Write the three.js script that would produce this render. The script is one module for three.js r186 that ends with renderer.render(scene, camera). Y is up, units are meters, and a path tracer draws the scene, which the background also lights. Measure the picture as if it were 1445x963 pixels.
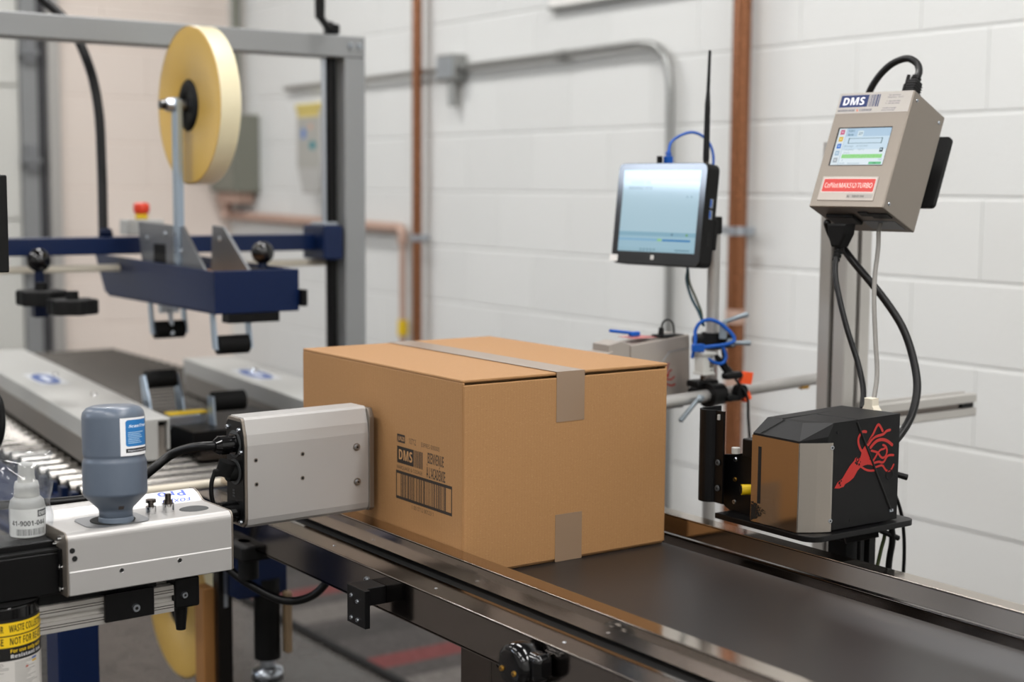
import * as THREE from 'three';
import { RoundedBoxGeometry } from 'three/addons/geometries/RoundedBoxGeometry.js';
import { ConvexGeometry } from 'three/addons/geometries/ConvexGeometry.js';
import { mergeGeometries } from 'three/addons/utils/BufferGeometryUtils.js';
import { RectAreaLightUniformsLib } from 'three/addons/lights/RectAreaLightUniformsLib.js';

// ------------------------------------------------------------------ camera, light, exposure
// World: X runs along the conveyor, Y is up (floor at 0, belt at 0.80), the block wall lies towards -Z.
const scene = new THREE.Scene();
const camera = new THREE.PerspectiveCamera(25.973, 1445 / 963, 0.05, 60);
camera.position.set(1.5878, 1.3118, 1.0440);
camera.up.set(-0.08873, 0.99460, -0.05376);
camera.lookAt(1.5878 - 0.81260, 1.3118 - 0.10350, 1.0440 - 0.57356);
camera.focus = 1.91;
camera.userData.fStop = 3.2;
const renderer = new THREE.WebGLRenderer({ antialias: true });
renderer.toneMapping = THREE.LinearToneMapping;
renderer.toneMappingExposure = 1.0;
renderer.outputColorSpace = THREE.SRGBColorSpace;
renderer.shadowMap.enabled = true;
scene.background = new THREE.Color(0x101012);
RectAreaLightUniformsLib.init();
const CEIL = 3.4, LAMP_POWER = 20.5, LAMP_GLOW = 6, LAMP_COLOR = 0xfffdfb, DAY_COLOR = 0xdcebff, DAY_POWER = 9;
const LAMPS = [];                       // [x, z] of the ceiling panels
for (const x of [-3.4, -1.0, 1.0, 2.9]) for (const z of [-0.55, 1.7, 4.0]) LAMPS.push([x, z]);
for (const [x, z] of LAMPS) {
  const l = new THREE.RectAreaLight(LAMP_COLOR, LAMP_POWER * (z > 3 ? 0.5 : z < 0 ? 1.25 : 1.15) * (x > 2 ? 1.5 : 1), 1.2, 0.3);   // the rear row is dimmed
  l.position.set(x, CEIL - 0.075, z); l.lookAt(x, 0, z); scene.add(l);
}

{ // daylight from the high window in the front wall, far left behind the camera
  const l = new THREE.RectAreaLight(DAY_COLOR, DAY_POWER, 1.7, 0.6);
  l.position.set(-4.0, 2.98, 5.93); l.lookAt(-4.0, 2.98, 0); scene.add(l);
}

// ------------------------------------------------------------------ helpers
const D = Math.PI / 180;
let seed = 7;
const rnd = () => (seed = (seed * 16807) % 2147483647) / 2147483647;
const taken = {};
const numbered = n => { const k = taken[n] = (taken[n] ?? -1) + 1; return k ? n + '_' + String(k).padStart(3, '0') : n; };
function finish(o) { o.castShadow = o.receiveShadow = true; return o; }
function merge(gs) {
  if (!Array.isArray(gs)) return gs;
  const list = gs.flat(9).map(g => { const k = g.index ? g.toNonIndexed() : g; for (const a of Object.keys(k.attributes)) if (!['position', 'normal', 'uv'].includes(a)) k.deleteAttribute(a); return k; });
  return list.length === 1 ? list[0] : mergeGeometries(list);
}
function part(parent, name, gs, mat, label) {
  const m = finish(new THREE.Mesh(merge(gs), mat)); m.name = name;
  if (label) m.userData.label = label;
  parent.add(m); return m;
}
function tag(o, label, category, group) { o.userData.label = label; o.userData.category = category; if (group) o.userData.group = group; return o; }
function thing(name, label, category, pos = [0, 0, 0], rot = [0, 0, 0], group) {
  const o = new THREE.Group(); o.name = numbered(name); o.position.set(...pos);
  o.rotation.set(rot[0] * D, rot[1] * D, rot[2] * D, 'YXZ'); scene.add(o);
  return tag(o, label, category, group);
}
function solo(name, gs, mat, label, category, group) { const m = part(scene, numbered(name), gs, mat); return tag(m, label, category, group); }
function struct(name, gs, mat) { const m = part(scene, name, gs, mat); m.userData.kind = 'structure'; return m; }
const V = p => new THREE.Vector3(...p);
const bx = (w, h, d, x = 0, y = 0, z = 0, r = 0) => (r ? new RoundedBoxGeometry(w, h, d, 2, r) : new THREE.BoxGeometry(w, h, d)).translate(x, y, z);
const bb = (x0, x1, y0, y1, z0, z1, r = 0) => bx(x1 - x0, y1 - y0, z1 - z0, (x0 + x1) / 2, (y0 + y1) / 2, (z0 + z1) / 2, r);
function cyl(a, b, r, r2 = r, seg = 24) {         // capped cylinder from a to b
  const p = V(a), q = V(b), g = new THREE.CylinderGeometry(r2, r, p.distanceTo(q), seg);
  const quat = new THREE.Quaternion().setFromUnitVectors(new THREE.Vector3(0, 1, 0), q.clone().sub(p).normalize());
  return g.applyQuaternion(quat).translate((p.x + q.x) / 2, (p.y + q.y) / 2, (p.z + q.z) / 2);
}
const tube = (pts, r, n = 48, seg = 12) => new THREE.TubeGeometry(new THREE.CatmullRomCurve3(pts.map(V), false, 'centripetal'), n, r, seg, false);
function cable(pts, r, n = 64) {                  // a tube with rounded ends
  return [tube(pts, r, n), new THREE.SphereGeometry(r, 12, 8).translate(...pts[0]), new THREE.SphereGeometry(r, 12, 8).translate(...pts[pts.length - 1])];
}
function lathe(pts, x, y, z, seg = 48) { return new THREE.LatheGeometry(pts.map(p => new THREE.Vector2(...p)), seg).translate(x, y, z); }
function shape(pts) { const s = new THREE.Shape(); pts.forEach((p, i) => i ? s.lineTo(...p) : s.moveTo(...p)); s.closePath(); return s; }
// extrude a polygon: along z ('z'), along x with polygon in (z, y) ('x'), along y with polygon in (x, z) ('y')
function ext(pts, axis, from, to, bevel = 0) {
  const g = new THREE.ExtrudeGeometry(Array.isArray(pts) ? shape(axis === 'y' ? pts.map(([a, b]) => [a, -b]) : axis === 'x' ? pts.map(([a, b]) => [-a, b]) : pts) : pts,
    { depth: to - from - 2 * bevel, bevelEnabled: bevel > 0, bevelThickness: bevel, bevelSize: bevel, bevelOffset: -bevel, bevelSegments: 2, curveSegments: 12 }).translate(0, 0, from + bevel);
  if (axis === 'x') g.rotateY(Math.PI / 2);
  if (axis === 'y') g.rotateX(-Math.PI / 2);
  return g;
}
function plane(w, h, x, y, z, ry = 0, rx = 0) { return new THREE.PlaneGeometry(w, h).rotateX(rx).rotateY(ry).translate(x, y, z); }
function rrect(w, h, r) { const s = new THREE.Shape(), x = -w / 2, y = -h / 2; s.moveTo(x + r, y); s.lineTo(x + w - r, y); s.quadraticCurveTo(x + w, y, x + w, y + r); s.lineTo(x + w, y + h - r); s.quadraticCurveTo(x + w, y + h, x + w - r, y + h); s.lineTo(x + r, y + h); s.quadraticCurveTo(x, y + h, x, y + h - r); s.lineTo(x, y + r); s.quadraticCurveTo(x, y, x + r, y); return s; }
function screw(parent, p, n, r = 0.003, h = 0.002, mat = M.zinc, label) {     // pan head with a dark socket
  const q = p.map((v, i) => v + n[i] * h), e = q.map((v, i) => v + n[i] * 0.0002), s = q.map((v, i) => v - n[i] * 0.001);
  const m = part(parent, 'screw', [cyl(p, q, r, r * 0.8, 16)], mat, label);
  part(m, 'socket', cyl(s, e, r * 0.4, r * 0.4, 6), M.dark);
  return m;
}

// ------------------------------------------------------------------ procedural textures
function noiseTex(w, h, fn, srgb) {
  const d = new Uint8Array(w * h * 4);
  for (let j = 0; j < h; j++) for (let i = 0; i < w; i++) { const c = fn(i, j), k = (j * w + i) * 4; d[k] = c[0]; d[k + 1] = c[1] ?? c[0]; d[k + 2] = c[2] ?? c[0]; d[k + 3] = 255; }
  const t = new THREE.DataTexture(d, w, h); t.magFilter = THREE.LinearFilter; t.minFilter = THREE.LinearMipmapLinearFilter; t.generateMipmaps = true;
  t.wrapS = t.wrapT = THREE.RepeatWrapping; if (srgb) t.colorSpace = THREE.SRGBColorSpace; t.needsUpdate = true; return t;
}
function grid(n) { const a = new Float32Array(n * n); for (let i = 0; i < n * n; i++) a[i] = rnd(); return (x, y) => { x = ((x % n) + n) % n; y = ((y % n) + n) % n; const i = Math.floor(x), j = Math.floor(y), u = x - i, v = y - j, i1 = (i + 1) % n, j1 = (j + 1) % n; return (a[j * n + i] * (1 - u) + a[j * n + i1] * u) * (1 - v) + (a[j1 * n + i] * (1 - u) + a[j1 * n + i1] * u) * v; }; }
const g64 = grid(64), g16 = grid(16);
const brushed = noiseTex(256, 256, (i, j) => [215 + 26 * (g64(i / 16, j / 1.3) - 0.5) + 12 * (g64(i / 64, j) - 0.5)]);
const brushedV = noiseTex(256, 256, (i, j) => [215 + 26 * (g64(i / 1.3, j / 16) - 0.5) + 12 * (g64(i, j / 64) - 0.5)]);
const mottle = noiseTex(256, 256, (i, j) => [128 + 70 * (g64(i / 4, j / 4) - 0.5) + 60 * (g16(i / 16, j / 16) - 0.5) + 40 * (rnd() - 0.5)]);
const fineBump = noiseTex(256, 256, (i, j) => [128 + 80 * (g64(i / 2, j / 2) - 0.5) + 60 * (rnd() - 0.5)]);
const rep = (t, u, v = u) => { const c = t.clone(); c.repeat.set(u, v); c.needsUpdate = true; return c; };
function canvas(w, h, draw) {
  const c = document.createElement('canvas'); c.width = w; c.height = h; const x = c.getContext('2d'); draw(x, w, h);
  const t = new THREE.CanvasTexture(c); t.colorSpace = THREE.SRGBColorSpace; t.anisotropy = 8; return t;
}
function kraft(x, w, h, ppm) {                     // kraft liner: fibre speckle and faint flute lines
  x.fillStyle = '#9e7549'; x.fillRect(0, 0, w, h);
  for (let k = 0; k < w * h / 60; k++) { const v = rnd(); x.fillStyle = v > 0.55 ? 'rgba(214,178,130,0.22)' : 'rgba(92,58,30,0.16)'; const s = 1 + rnd() * 2.2; x.fillRect(rnd() * w, rnd() * h, s * (0.6 + rnd() * 1.6), s * 0.8); }
  const p = 0.0065 * ppm;
  for (let i = 0; i < w; i += p) { x.fillStyle = 'rgba(80,50,25,0.035)'; x.fillRect(i, 0, p * 0.45, h); }
}

// ------------------------------------------------------------------ materials
const std = (color, roughness = 0.5, metalness = 0, extra = {}) => new THREE.MeshStandardMaterial({ color, roughness, metalness, ...extra });
const dull = (color, roughness, specularIntensity, extra = {}) => new THREE.MeshPhysicalMaterial({ color, roughness, specularIntensity, ...extra });
const M = {
  paint: std(0xd9dad8, 0.62, 0, { bumpMap: rep(mottle, 2), bumpScale: 0.0012 }),
  paintWarmLit: std(0xe9ddd4, 0.62, 0, { bumpMap: rep(mottle, 2), bumpScale: 0.0012 }),  // same white wall paint, with the warm light tint mixed into the colour
  plaster: std(0xdcdbd8, 0.8), ceiling: std(0x7f7d7a, 0.9),
  floor: std(0x3d3936, 0.5, 0, { roughnessMap: rep(mottle, 6), bumpMap: rep(mottle, 9), bumpScale: 0.0006 }),
  kraft: std(0xffffff, 0.62, 0, { map: canvas(1024, 1024, (x, w, h) => kraft(x, w, h, 2200)), bumpMap: rep(fineBump, 4), bumpScale: 0.00015 }),
  tape: new THREE.MeshPhysicalMaterial({ color: 0x87705a, roughness: 0.3, clearcoat: 0.7, clearcoatRoughness: 0.2, bumpMap: rep(brushedV, 2, 1), bumpScale: 0.0003 }),
  belt: std(0x1f1c1b, 0.4, 0),
  steel: std(0x8d8782, 0.16, 1, { roughnessMap: rep(brushed, 1, 1), bumpMap: rep(brushed, 2, 4), bumpScale: 0.00002 }),
  steelDark: std(0x6b645f, 0.2, 1, { roughnessMap: rep(brushed, 1, 1) }),
  inox: std(0x877f76, 0.5, 0.75, { roughnessMap: rep(brushedV, 2, 1) }), inoxPale: std(0xa9a199, 0.5, 0.45, { roughnessMap: rep(brushedV, 2, 1) }),
  mirror: std(0xb9aea2, 0.11, 1, { roughnessMap: rep(brushed, 1, 1) }),
  alu: std(0xafadab, 0.48, 0.35, { roughnessMap: rep(brushed, 3, 12) }),
  aluMatte: std(0xb9b7b4, 0.5, 0.85), extrusion: std(0xb3b0ab, 0.5, 0.4, { roughnessMap: rep(brushedV, 1, 1) }),
  zinc: std(0xb6bcc4, 0.3, 1), zincBlue: std(0xa9b8c8, 0.3, 0.9), plateGrey: std(0x85878a, 0.4, 0.75),
  chrome: std(0xd8d8d8, 0.08, 1), roller: std(0x827f7b, 0.27, 1), brass: std(0xb88c3c, 0.35, 0.9),
  grey: std(0x87898a, 0.45, 0.1), coverGrey: std(0xb0b0ad, 0.42, 0.15), coverSide: std(0x8b8680, 0.4, 0.6),
  blue: dull(0x03193f, 0.36, 0.6), blueDark: dull(0x031330, 0.4, 0.5),
  black: dull(0x070708, 0.42, 0.45), blackMatte: dull(0x0c0c0c, 0.6, 0.45), blackGloss: std(0x070708, 0.12), dark: std(0x050505, 0.8),
  anod: dull(0x070708, 0.38, 0.5), plastic: dull(0x0b0b0c, 0.5, 0.45, { bumpMap: rep(fineBump, 6), bumpScale: 0.00006 }), rubber: dull(0x090909, 0.7, 0.4), rubberGrey: std(0x3d3f40, 0.65),
  cable: dull(0x060607, 0.36, 0.6), cableGrey: std(0x77746f, 0.5), cableBlue: dull(0x0850a8, 0.4, 0.6), cableTeal: std(0x0d3f4d, 0.42), cableGreen: std(0x2f3a12, 0.5),
  cream: std(0xcfc7b6, 0.5), white: std(0xe8e6e2, 0.5), whiteGrey: std(0xc9c9c4, 0.5), orange: std(0xff5a1c, 0.45), red: std(0xd63a1a, 0.35), yellow: std(0xd9b60d, 0.4),
  copper: std(0x8a5a3c, 0.45, 0.6, { roughnessMap: rep(mottle, 1, 3) }), copperPale: std(0xb79a8b, 0.55, 0.2), conduit: std(0x9b9c9a, 0.38, 0.85),
  cabinet: std(0x77786d, 0.5), tapeSide: new THREE.MeshPhysicalMaterial({ color: 0xd2aa4e, roughness: 0.38, clearcoat: 0.4, clearcoatRoughness: 0.3 }),
  tapeRim: new THREE.MeshPhysicalMaterial({ color: 0xe4dab8, roughness: 0.28, clearcoat: 0.6, clearcoatRoughness: 0.2 }),
  tapeEdge: std(0xe0b748, 0.4), bottle: new THREE.MeshPhysicalMaterial({ color: 0x566170, roughness: 0.36, clearcoat: 0.25, clearcoatRoughness: 0.35 }),
  bottleNeck: std(0x66717f, 0.3), amber: std(0xa0703e, 0.4, 0.1), handle: std(0x8f9aa2, 0.45, 0.3),
  clearPlastic: new THREE.MeshPhysicalMaterial({ color: 0xdad9d4, roughness: 0.4, transmission: 0.55, thickness: 0 }),
  bag: new THREE.MeshPhysicalMaterial({ color: 0xf4f6f8, roughness: 0.08, transmission: 0.97, thickness: 0, ior: 1.45 }),
  glass: new THREE.MeshPhysicalMaterial({ color: 0x060708, roughness: 0.1, clearcoat: 0.6, clearcoatRoughness: 0.1 }),
  lamp: std(0xffffff, 0.6, 0, { emissive: LAMP_COLOR, emissiveIntensity: LAMP_GLOW }),
};
const printed = (t, roughness = 0.45, metalness = 0) => std(0xffffff, roughness, metalness, { map: t });
const screenMat = (t, k) => new THREE.MeshPhysicalMaterial({ color: 0x05070a, roughness: 0.05, emissive: 0xffffff, emissiveMap: t, emissiveIntensity: k, clearcoat: 0.6, clearcoatRoughness: 0.1 });

// ================================================================== THE SETTING
const WX = -4.93, WZ = -1.92, EX = 3.9, EZ = 6.0;
struct('floor', bb(WX - 0.2, EX + 0.2, -0.2, 0, WZ - 0.2, EZ + 0.2), M.floor);
struct('ceiling', bb(WX - 0.2, EX + 0.2, CEIL, CEIL + 0.2, WZ - 0.2, EZ + 0.2), M.ceiling);
struct('wall_front', bb(WX - 0.2, EX + 0.2, 0, CEIL, EZ, EZ + 0.2), M.plaster);
struct('wall_east', bb(EX, EX + 0.2, 0, CEIL, WZ - 0.2, EZ + 0.2), M.plaster);
{
  const w = struct('window_1', [bb(-4.88, -3.12, 2.65, 2.68, 5.94, 6.02), bb(-4.88, -3.12, 3.28, 3.31, 5.94, 6.02), bb(-4.88, -4.85, 2.68, 3.28, 5.94, 6.02), bb(-3.15, -3.12, 2.68, 3.28, 5.94, 6.02)], M.white);
  part(w, 'pane', bb(-4.85, -3.15, 2.68, 3.28, 5.965, 5.975), std(0xffffff, 0.4, 0, { emissive: DAY_COLOR, emissiveIntensity: 7 }));
  part(w, 'mullion', bb(-4.01, -3.99, 2.68, 3.28, 5.945, 5.97), M.white);
}
// painted concrete block walls: a core with blocks set on it, joints recessed
function blockGeo(w, h) {                          // chamfered front, local +z outwards, 4 cm proud
  const cx = 0.0008, cy = 0.004, d = 0.03, W = w / 2, H = h / 2, q = 0.0025;
  const P = [[-W, -H, 0], [W, -H, 0], [W, H, 0], [-W, H, 0], [-W, -H, d - q], [W, -H, d - q], [W, H, d - q], [-W, H, d - q], [-W + cx, -H + cy, d], [W - cx, -H + cy, d], [W - cx, H - cy, d], [-W + cx, H - cy, d]];
  const F = [[8, 9, 10, 11], [4, 5, 9, 8], [5, 6, 10, 9], [6, 7, 11, 10], [7, 4, 8, 11], [0, 1, 5, 4], [1, 2, 6, 5], [2, 3, 7, 6], [3, 0, 4, 7]];
  const pos = [], uv = [];
  for (const f of F) for (const k of [0, 1, 2, 0, 2, 3]) { pos.push(...P[f[k]]); uv.push((P[f[k]][0] + P[f[k]][2]) * 2.5, (P[f[k]][1] + P[f[k]][2]) * 2.5); }
  const g = new THREE.BufferGeometry(); g.setAttribute('position', new THREE.Float32BufferAttribute(pos, 3)); g.setAttribute('uv', new THREE.Float32BufferAttribute(uv, 2)); g.computeVertexNormals(); return g;
}
const COURSE = 0.2032, BW = 0.4064, Y0 = 1.2937 - 6 * COURSE;      // Y0: a bed joint near the floor
const blockG = blockGeo(BW - 0.0012, COURSE - 0.004);
const wr = struct('wall_right', bb(WX - 0.2, EX + 0.2, 0, CEIL, WZ - 0.2, WZ - 0.0032), M.paint);
const tones = [0, 1, 2].map(k => { const m = M.paint.clone(); m.color.multiplyScalar([1, 0.985, 1.012][k]); return m; });
const tonesW = [0, 1, 2].map(k => { const m = M.paintWarmLit.clone(); m.color.multiplyScalar([1, 0.988, 1.01][k]); return m; });
for (let r = 2; r < 12; r++) for (let k = 0; k < 16; k++) {
  const x = WX + 0.2 + k * BW + (r % 2 ? BW / 2 : 0);
  if (x > 1.0) continue;
  const b = part(wr, 'block', blockG, tones[Math.floor(rnd() * 3)]); b.position.set(x, Y0 + (r + 0.5) * COURSE, WZ - 0.03 + (rnd() - 0.5) * 0.0008);
}
const wl = struct('wall_left', bb(WX - 0.2, WX - 0.0032, 0, CEIL, WZ - 0.2, EZ + 0.2), M.paintWarmLit);
for (let r = 1; r < 12; r++) for (let k = 0; k < 3; k++) {
  const z = WZ + 0.2 + k * BW + (r % 2 ? BW / 2 : 0);
  if (z > -1.05) continue;
  const b = part(wl, 'block', blockG, tonesW[Math.floor(rnd() * 3)]); b.rotation.y = Math.PI / 2; b.position.set(WX - 0.03 + (rnd() - 0.5) * 0.0008, Y0 + (r + 0.5) * COURSE, z);
}
// overhead door with its jamb track, far left
{
  const d = struct('door_1', bb(WX - 0.03, WX + 0.03, 0, 2.9, -0.93, 2.4), M.whiteGrey);
  for (let k = 0; k < 5; k++) part(d, 'door_section', bb(WX + 0.03, WX + 0.05, 0.02 + k * 0.57, 0.58 + k * 0.57, -0.92, 2.38, 0.006), M.whiteGrey);
  part(d, 'jamb', bb(WX, WX + 0.06, 0, 3.2, -1.0, -0.93), M.grey);
  for (let k = 0; k < 4; k++) part(d, 'hinge_bracket', [bb(WX + 0.06, WX + 0.085, 0.45 + k * 0.46, 0.56 + k * 0.46, -0.99, -0.94), bb(WX + 0.06, WX + 0.1, 0.48 + k * 0.46, 0.5 + k * 0.46, -1.0, -0.92)], M.plateGrey);
  part(d, 'track', bb(WX, WX + 0.06, 0, 3.2, -1.035, -1.0), std(0x3d3d40, 0.5, 0.3), 'dark door track');
  part(d, 'track', bb(WX, WX + 0.1, 0, 3.2, -1.085, -1.035), M.aluMatte, 'galvanised door track');
}
// ceiling panel lamps
LAMPS.forEach(([x, z], i) => {
  const t = thing('ceiling_lamp', 'white rectangular ceiling lamp above the packing line, one of a grid', 'lamp', [x, CEIL, z], [0, 0, 0], 'ceiling panel lamps');
  part(t, 'housing', [bx(1.26, 0.06, 0.36, 0, -0.03, 0, 0.008)], M.white);
  part(t, 'diffuser', bx(1.2, 0.008, 0.3, 0, -0.063, 0), M.lamp);
});
// striped runner on the floor beyond the line
{
  const tex = canvas(1024, 256, (x, w, h) => {
    x.fillStyle = '#45413f'; x.fillRect(0, 0, w, h);
    const band = (a, b, c) => { x.fillStyle = c; x.fillRect(a / 4.2 * w, 0, (b - a) / 4.2 * w, h); };
    for (let k = -1; k < 6; k++) { const o = 0.38 + k * 0.74; band(o, o + 0.1, '#6b3534'); band(o + 0.2, o + 0.36, '#66615d'); band(o + 0.42, o + 0.56, '#3a3735'); }
    for (let k = 0; k < 9000; k++) { x.fillStyle = rnd() > 0.5 ? 'rgba(0,0,0,0.12)' : 'rgba(255,255,255,0.07)'; x.fillRect(rnd() * w, rnd() * h, 3, 2); }
  });
  const t = thing('floor_runner', 'dark grey carpet runner with red cross stripes on the floor beyond the conveyor', 'carpet', [-2.4, 0, -1.39]);
  part(t, 'carpet', new THREE.BoxGeometry(4.2, 0.008, 0.94).translate(0, 0.004, 0), printed(tex, 0.95));
  part(t, 'edge_binding', [bx(4.2, 0.011, 0.022, 0, 0.0055, 0.475), bx(4.2, 0.011, 0.022, 0, 0.0055, -0.475)], M.dark);
}

// ================================================================== WALL FITTINGS
function pipeThing(name, label, x, r, clampsAt, tags) {
  const t = thing(name, label, 'pipe', [x, 0, WZ]);
  part(t, 'pipe_run', cyl([0, 0.0, r + 0.03], [0, CEIL, r + 0.03], r, r, 28), M.copper);
  for (const y of clampsAt) part(t, 'clamp', [cyl([0, y - 0.012, r + 0.03], [0, y + 0.012, r + 0.03], r + 0.006, r + 0.006, 28), bx(r * 4.2, 0.022, 0.012, 0, y, r + 0.032), bx(0.02, 0.02, 0.032, 0, y, 0.016)], M.zinc);
  for (const [y0, y1, m] of tags) part(t, 'pipe_sleeve', cyl([0, y0, r + 0.03], [0, y1, r + 0.03], r + 0.002, r + 0.002, 28), m);
  return t;
}
pipeThing('copper_pipe', 'slim vertical copper pipe on the block wall left of the cardboard box', -3.165, 0.019, [1.12, 2.3], []);
pipeThing('copper_pipe', 'thick vertical copper pipe with a metal clamp behind the tablet stand', -1.441, 0.0265, [1.195, 2.2], [[0.935, 0.975, M.copperPale], [0.74, 0.79, M.copperPale]]);
{
  const zc = WZ + 0.03;
  const t = thing('electrical_conduit', 'grey metal conduit running along the wall and bending down behind the tablet', 'conduit', [0, 0, zc]);
  part(t, 'conduit_run', [tube([[-3.02, 1.735, 0], [-2.5, 1.738, 0], [-2.0, 1.745, 0], [-1.9, 1.745, 0], [-1.83, 1.73, 0], [-1.785, 1.69, 0], [-1.768, 1.62, 0], [-1.765, 1.5, 0], [-1.755, 1.0, 0], [-1.752, 0.3, 0]], 0.0135, 96)], M.conduit);
  part(t, 'conduit_run', cyl([-4.3, 1.73, -0.006], [-3.0, 1.735, 0], 0.0105), M.conduit);
  part(t, 'coupling', cyl([-2.33, 1.7395, 0], [-2.28, 1.7405, 0], 0.0165), M.conduit);
  part(t, 'junction_box', [bb(-3.02, -2.9, 1.69, 1.785, -0.028, 0.03, 0.006)], M.conduit);
  part(t, 'box_cover', bb(-3.01, -2.91, 1.7, 1.775, 0.03, 0.034), M.zinc);
  part(t, 'drop_stub', cyl([-2.95, 1.69, 0], [-2.95, 1.6, 0], 0.018), M.conduit);
}
{
  const t = thing('wall_cabinet', 'grey green steel cabinet on the wall half hidden behind the large tape roll', 'cabinet', [-4.74, 1.28, WZ]);
  part(t, 'body', bb(-0.14, 0.135, 0, 0.35, 0, 0.12, 0.005), M.cabinet);
  part(t, 'door', bb(-0.13, 0.125, 0.01, 0.34, 0.12, 0.128, 0.003), M.cabinet);
  part(t, 'latch', cyl([0.1, 0.17, 0.128], [0.1, 0.17, 0.138], 0.01), M.zinc);
  part(t, 'riser_conduit', cyl([0, 0.35, 0.05], [0, 2.1, 0.05], 0.022), M.cabinet);
  part(t, 'lower_fitting', [bb(-0.12, 0.1, -0.05, 0, 0.02, 0.1), cyl([-0.1, -0.12, 0.06], [-0.1, 0.0, 0.06], 0.03)], M.copperPale);
}
{
  const tex = canvas(128, 256, (x, w, h) => { x.fillStyle = '#a3a29c'; x.fillRect(0, 0, w, h); x.fillStyle = '#ccb868'; x.fillRect(0, 0, w, 34); x.fillStyle = '#5a7db5'; x.fillRect(20, 84, 30, 44); x.fillStyle = '#2b7f88'; x.beginPath(); x.arc(88, 158, 20, 0, 7); x.fill(); x.fillStyle = '#c09a86'; x.fillRect(66, 66, 22, 22); });
  const t = thing('wall_dispenser', 'grey wall unit with a yellow top and blue marks beside the machine column', 'dispenser', [-3.93, 1.28, WZ]);
  part(t, 'housing', [ext([[-0.1, 0.36], [0.12, 0.36], [0.12, 0.1], [0.09, 0], [-0.05, 0], [-0.1, 0.12]], 'z', 0, 0.11, 0.006)], M.coverGrey);
  part(t, 'front_label', plane(0.19, 0.24, 0.01, 0.225, 0.1105), printed(tex));
  part(t, 'top_cap', bb(-0.1, 0.12, 0.34, 0.368, 0, 0.115, 0.006), std(0xc9b766, 0.5));
}
{
  const t = thing('wall_sheet', 'white board sheet hung high on the wall above the conduit', 'board', [-2.385, 1.893, WZ]);
  part(t, 'sheet', bb(0, 0.9, 0, 0.6, 0, 0.022, 0.002), M.white);
  part(t, 'edge_strip', bb(0, 0.9, -0.004, 0.006, 0, 0.027), M.conduit);
}
{
  const t = thing('branch_pipe', 'thin pinkish pipe running low along the wall and turning down near the slim copper pipe', 'pipe', [0, 0, WZ + 0.035]);
  part(t, 'pipe_run', [cyl([-4.88, 1.172, 0], [-3.33, 1.152, 0], 0.021)], M.copperPale);
  part(t, 'elbow', tube([[-3.36, 1.152, 0], [-3.31, 1.15, 0], [-3.295, 1.135, 0], [-3.293, 1.09, 0]], 0.02, 24), M.copperPale);
  part(t, 'drop', cyl([-3.293, 1.1, 0], [-3.293, 0.55, 0], 0.013), M.copperPale);
  part(t, 'valve_tag', cyl([-3.293, 0.74, 0], [-3.293, 0.8, 0], 0.02), M.yellow);
}

// ================================================================== CASE SEALER (left background)
{
  const t = thing('sealer_frame', 'grey steel gantry frame of the case sealing machine spanning the line', 'frame', [-1.46, 0, 0]);
  part(t, 'top_beam', bb(-0.03, 0.03, 1.603, 1.653, -0.668, 0.30, 0.004), M.grey);
  part(t, 'column', [bb(-0.03, 0.03, 0.66, 1.603, -0.668, -0.614, 0.004)], M.grey);
  part(t, 'column', [bb(-0.03, 0.03, 0.66, 1.603, 0.25, 0.304, 0.004)], M.grey);
  part(t, 'lead_screw', cyl([-0.01, 0.75, -0.598], [-0.01, 1.603, -0.598], 0.013), M.black);
  part(t, 'guide_rod', cyl([0.0, 1.22, -0.575], [0.0, 1.603, -0.575], 0.006), M.zinc);
  part(t, 'tie_rod', cyl([-0.05, 1.133, -0.67], [-0.05, 1.133, 0.26], 0.008), M.cream);
  for (const z of [-0.628, -0.651]) screw(t, [0.03, 1.63, z], [1, 0, 0], 0.007, 0.005, M.zinc);
  part(t, 'mounting_foot', bb(-0.06, 0.06, 0.66, 0.68, -0.69, -0.61, 0.004), M.black);
  part(t, 'mounting_foot', bb(-0.06, 0.06, 0.66, 0.68, 0.23, 0.32, 0.004), M.black);
}
{
  const t = thing('crank_handle', 'black crank handle standing on top of the grey gantry beam', 'handle', [-1.45, 1.653, -0.585]);
  part(t, 'shaft', cyl([0, 0, 0], [0, 0.03, 0], 0.009), M.black);
  part(t, 'arm', [cyl([0, 0.012, 0], [0.05, 0.034, 0.05], 0.009), bx(0.03, 0.024, 0.03, -0.004, 0.014, -0.008, 0.005)], M.black);
  part(t, 'grip', cyl([0.05, 0.03, 0.05], [0.05, 0.16, 0.05], 0.011, 0.013), M.blackMatte);
}
{
  const t = thing('crossbeam', 'dark blue crossbeam that carries the taping head between the gantry columns', 'beam', [-1.5, 1.163, 0]);
  part(t, 'beam', bb(-0.025, 0.025, 0, 0.037, -0.57, 0.24, 0.003), M.blue);
  part(t, 'carriage', bb(-0.03, 0.075, -0.02, 0.058, -0.605, -0.555, 0.004), M.blue);
  part(t, 'carriage_cap', bb(0.0, 0.06, 0.058, 0.066, -0.6, -0.56, 0.002), M.zinc);
  part(t, 'cable_entry', lathe([[0, 0], [0.016, 0], [0.013, 0.014], [0.01, 0.018], [0, 0.018]], -0.01, 0.037, -0.075, 20), M.blueDark);
}
solo('power_hose', cable([[-1.70, 1.78, 0.06], [-1.665, 1.715, 0.005], [-1.625, 1.655, -0.045], [-1.59, 1.565, -0.075], [-1.572, 1.475, -0.087], [-1.556, 1.35, -0.086], [-1.53, 1.205, -0.077]], 0.0105, 80), M.cable, 'thick black hose arching over the gantry down to the blue crossbeam', 'hose');
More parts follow.
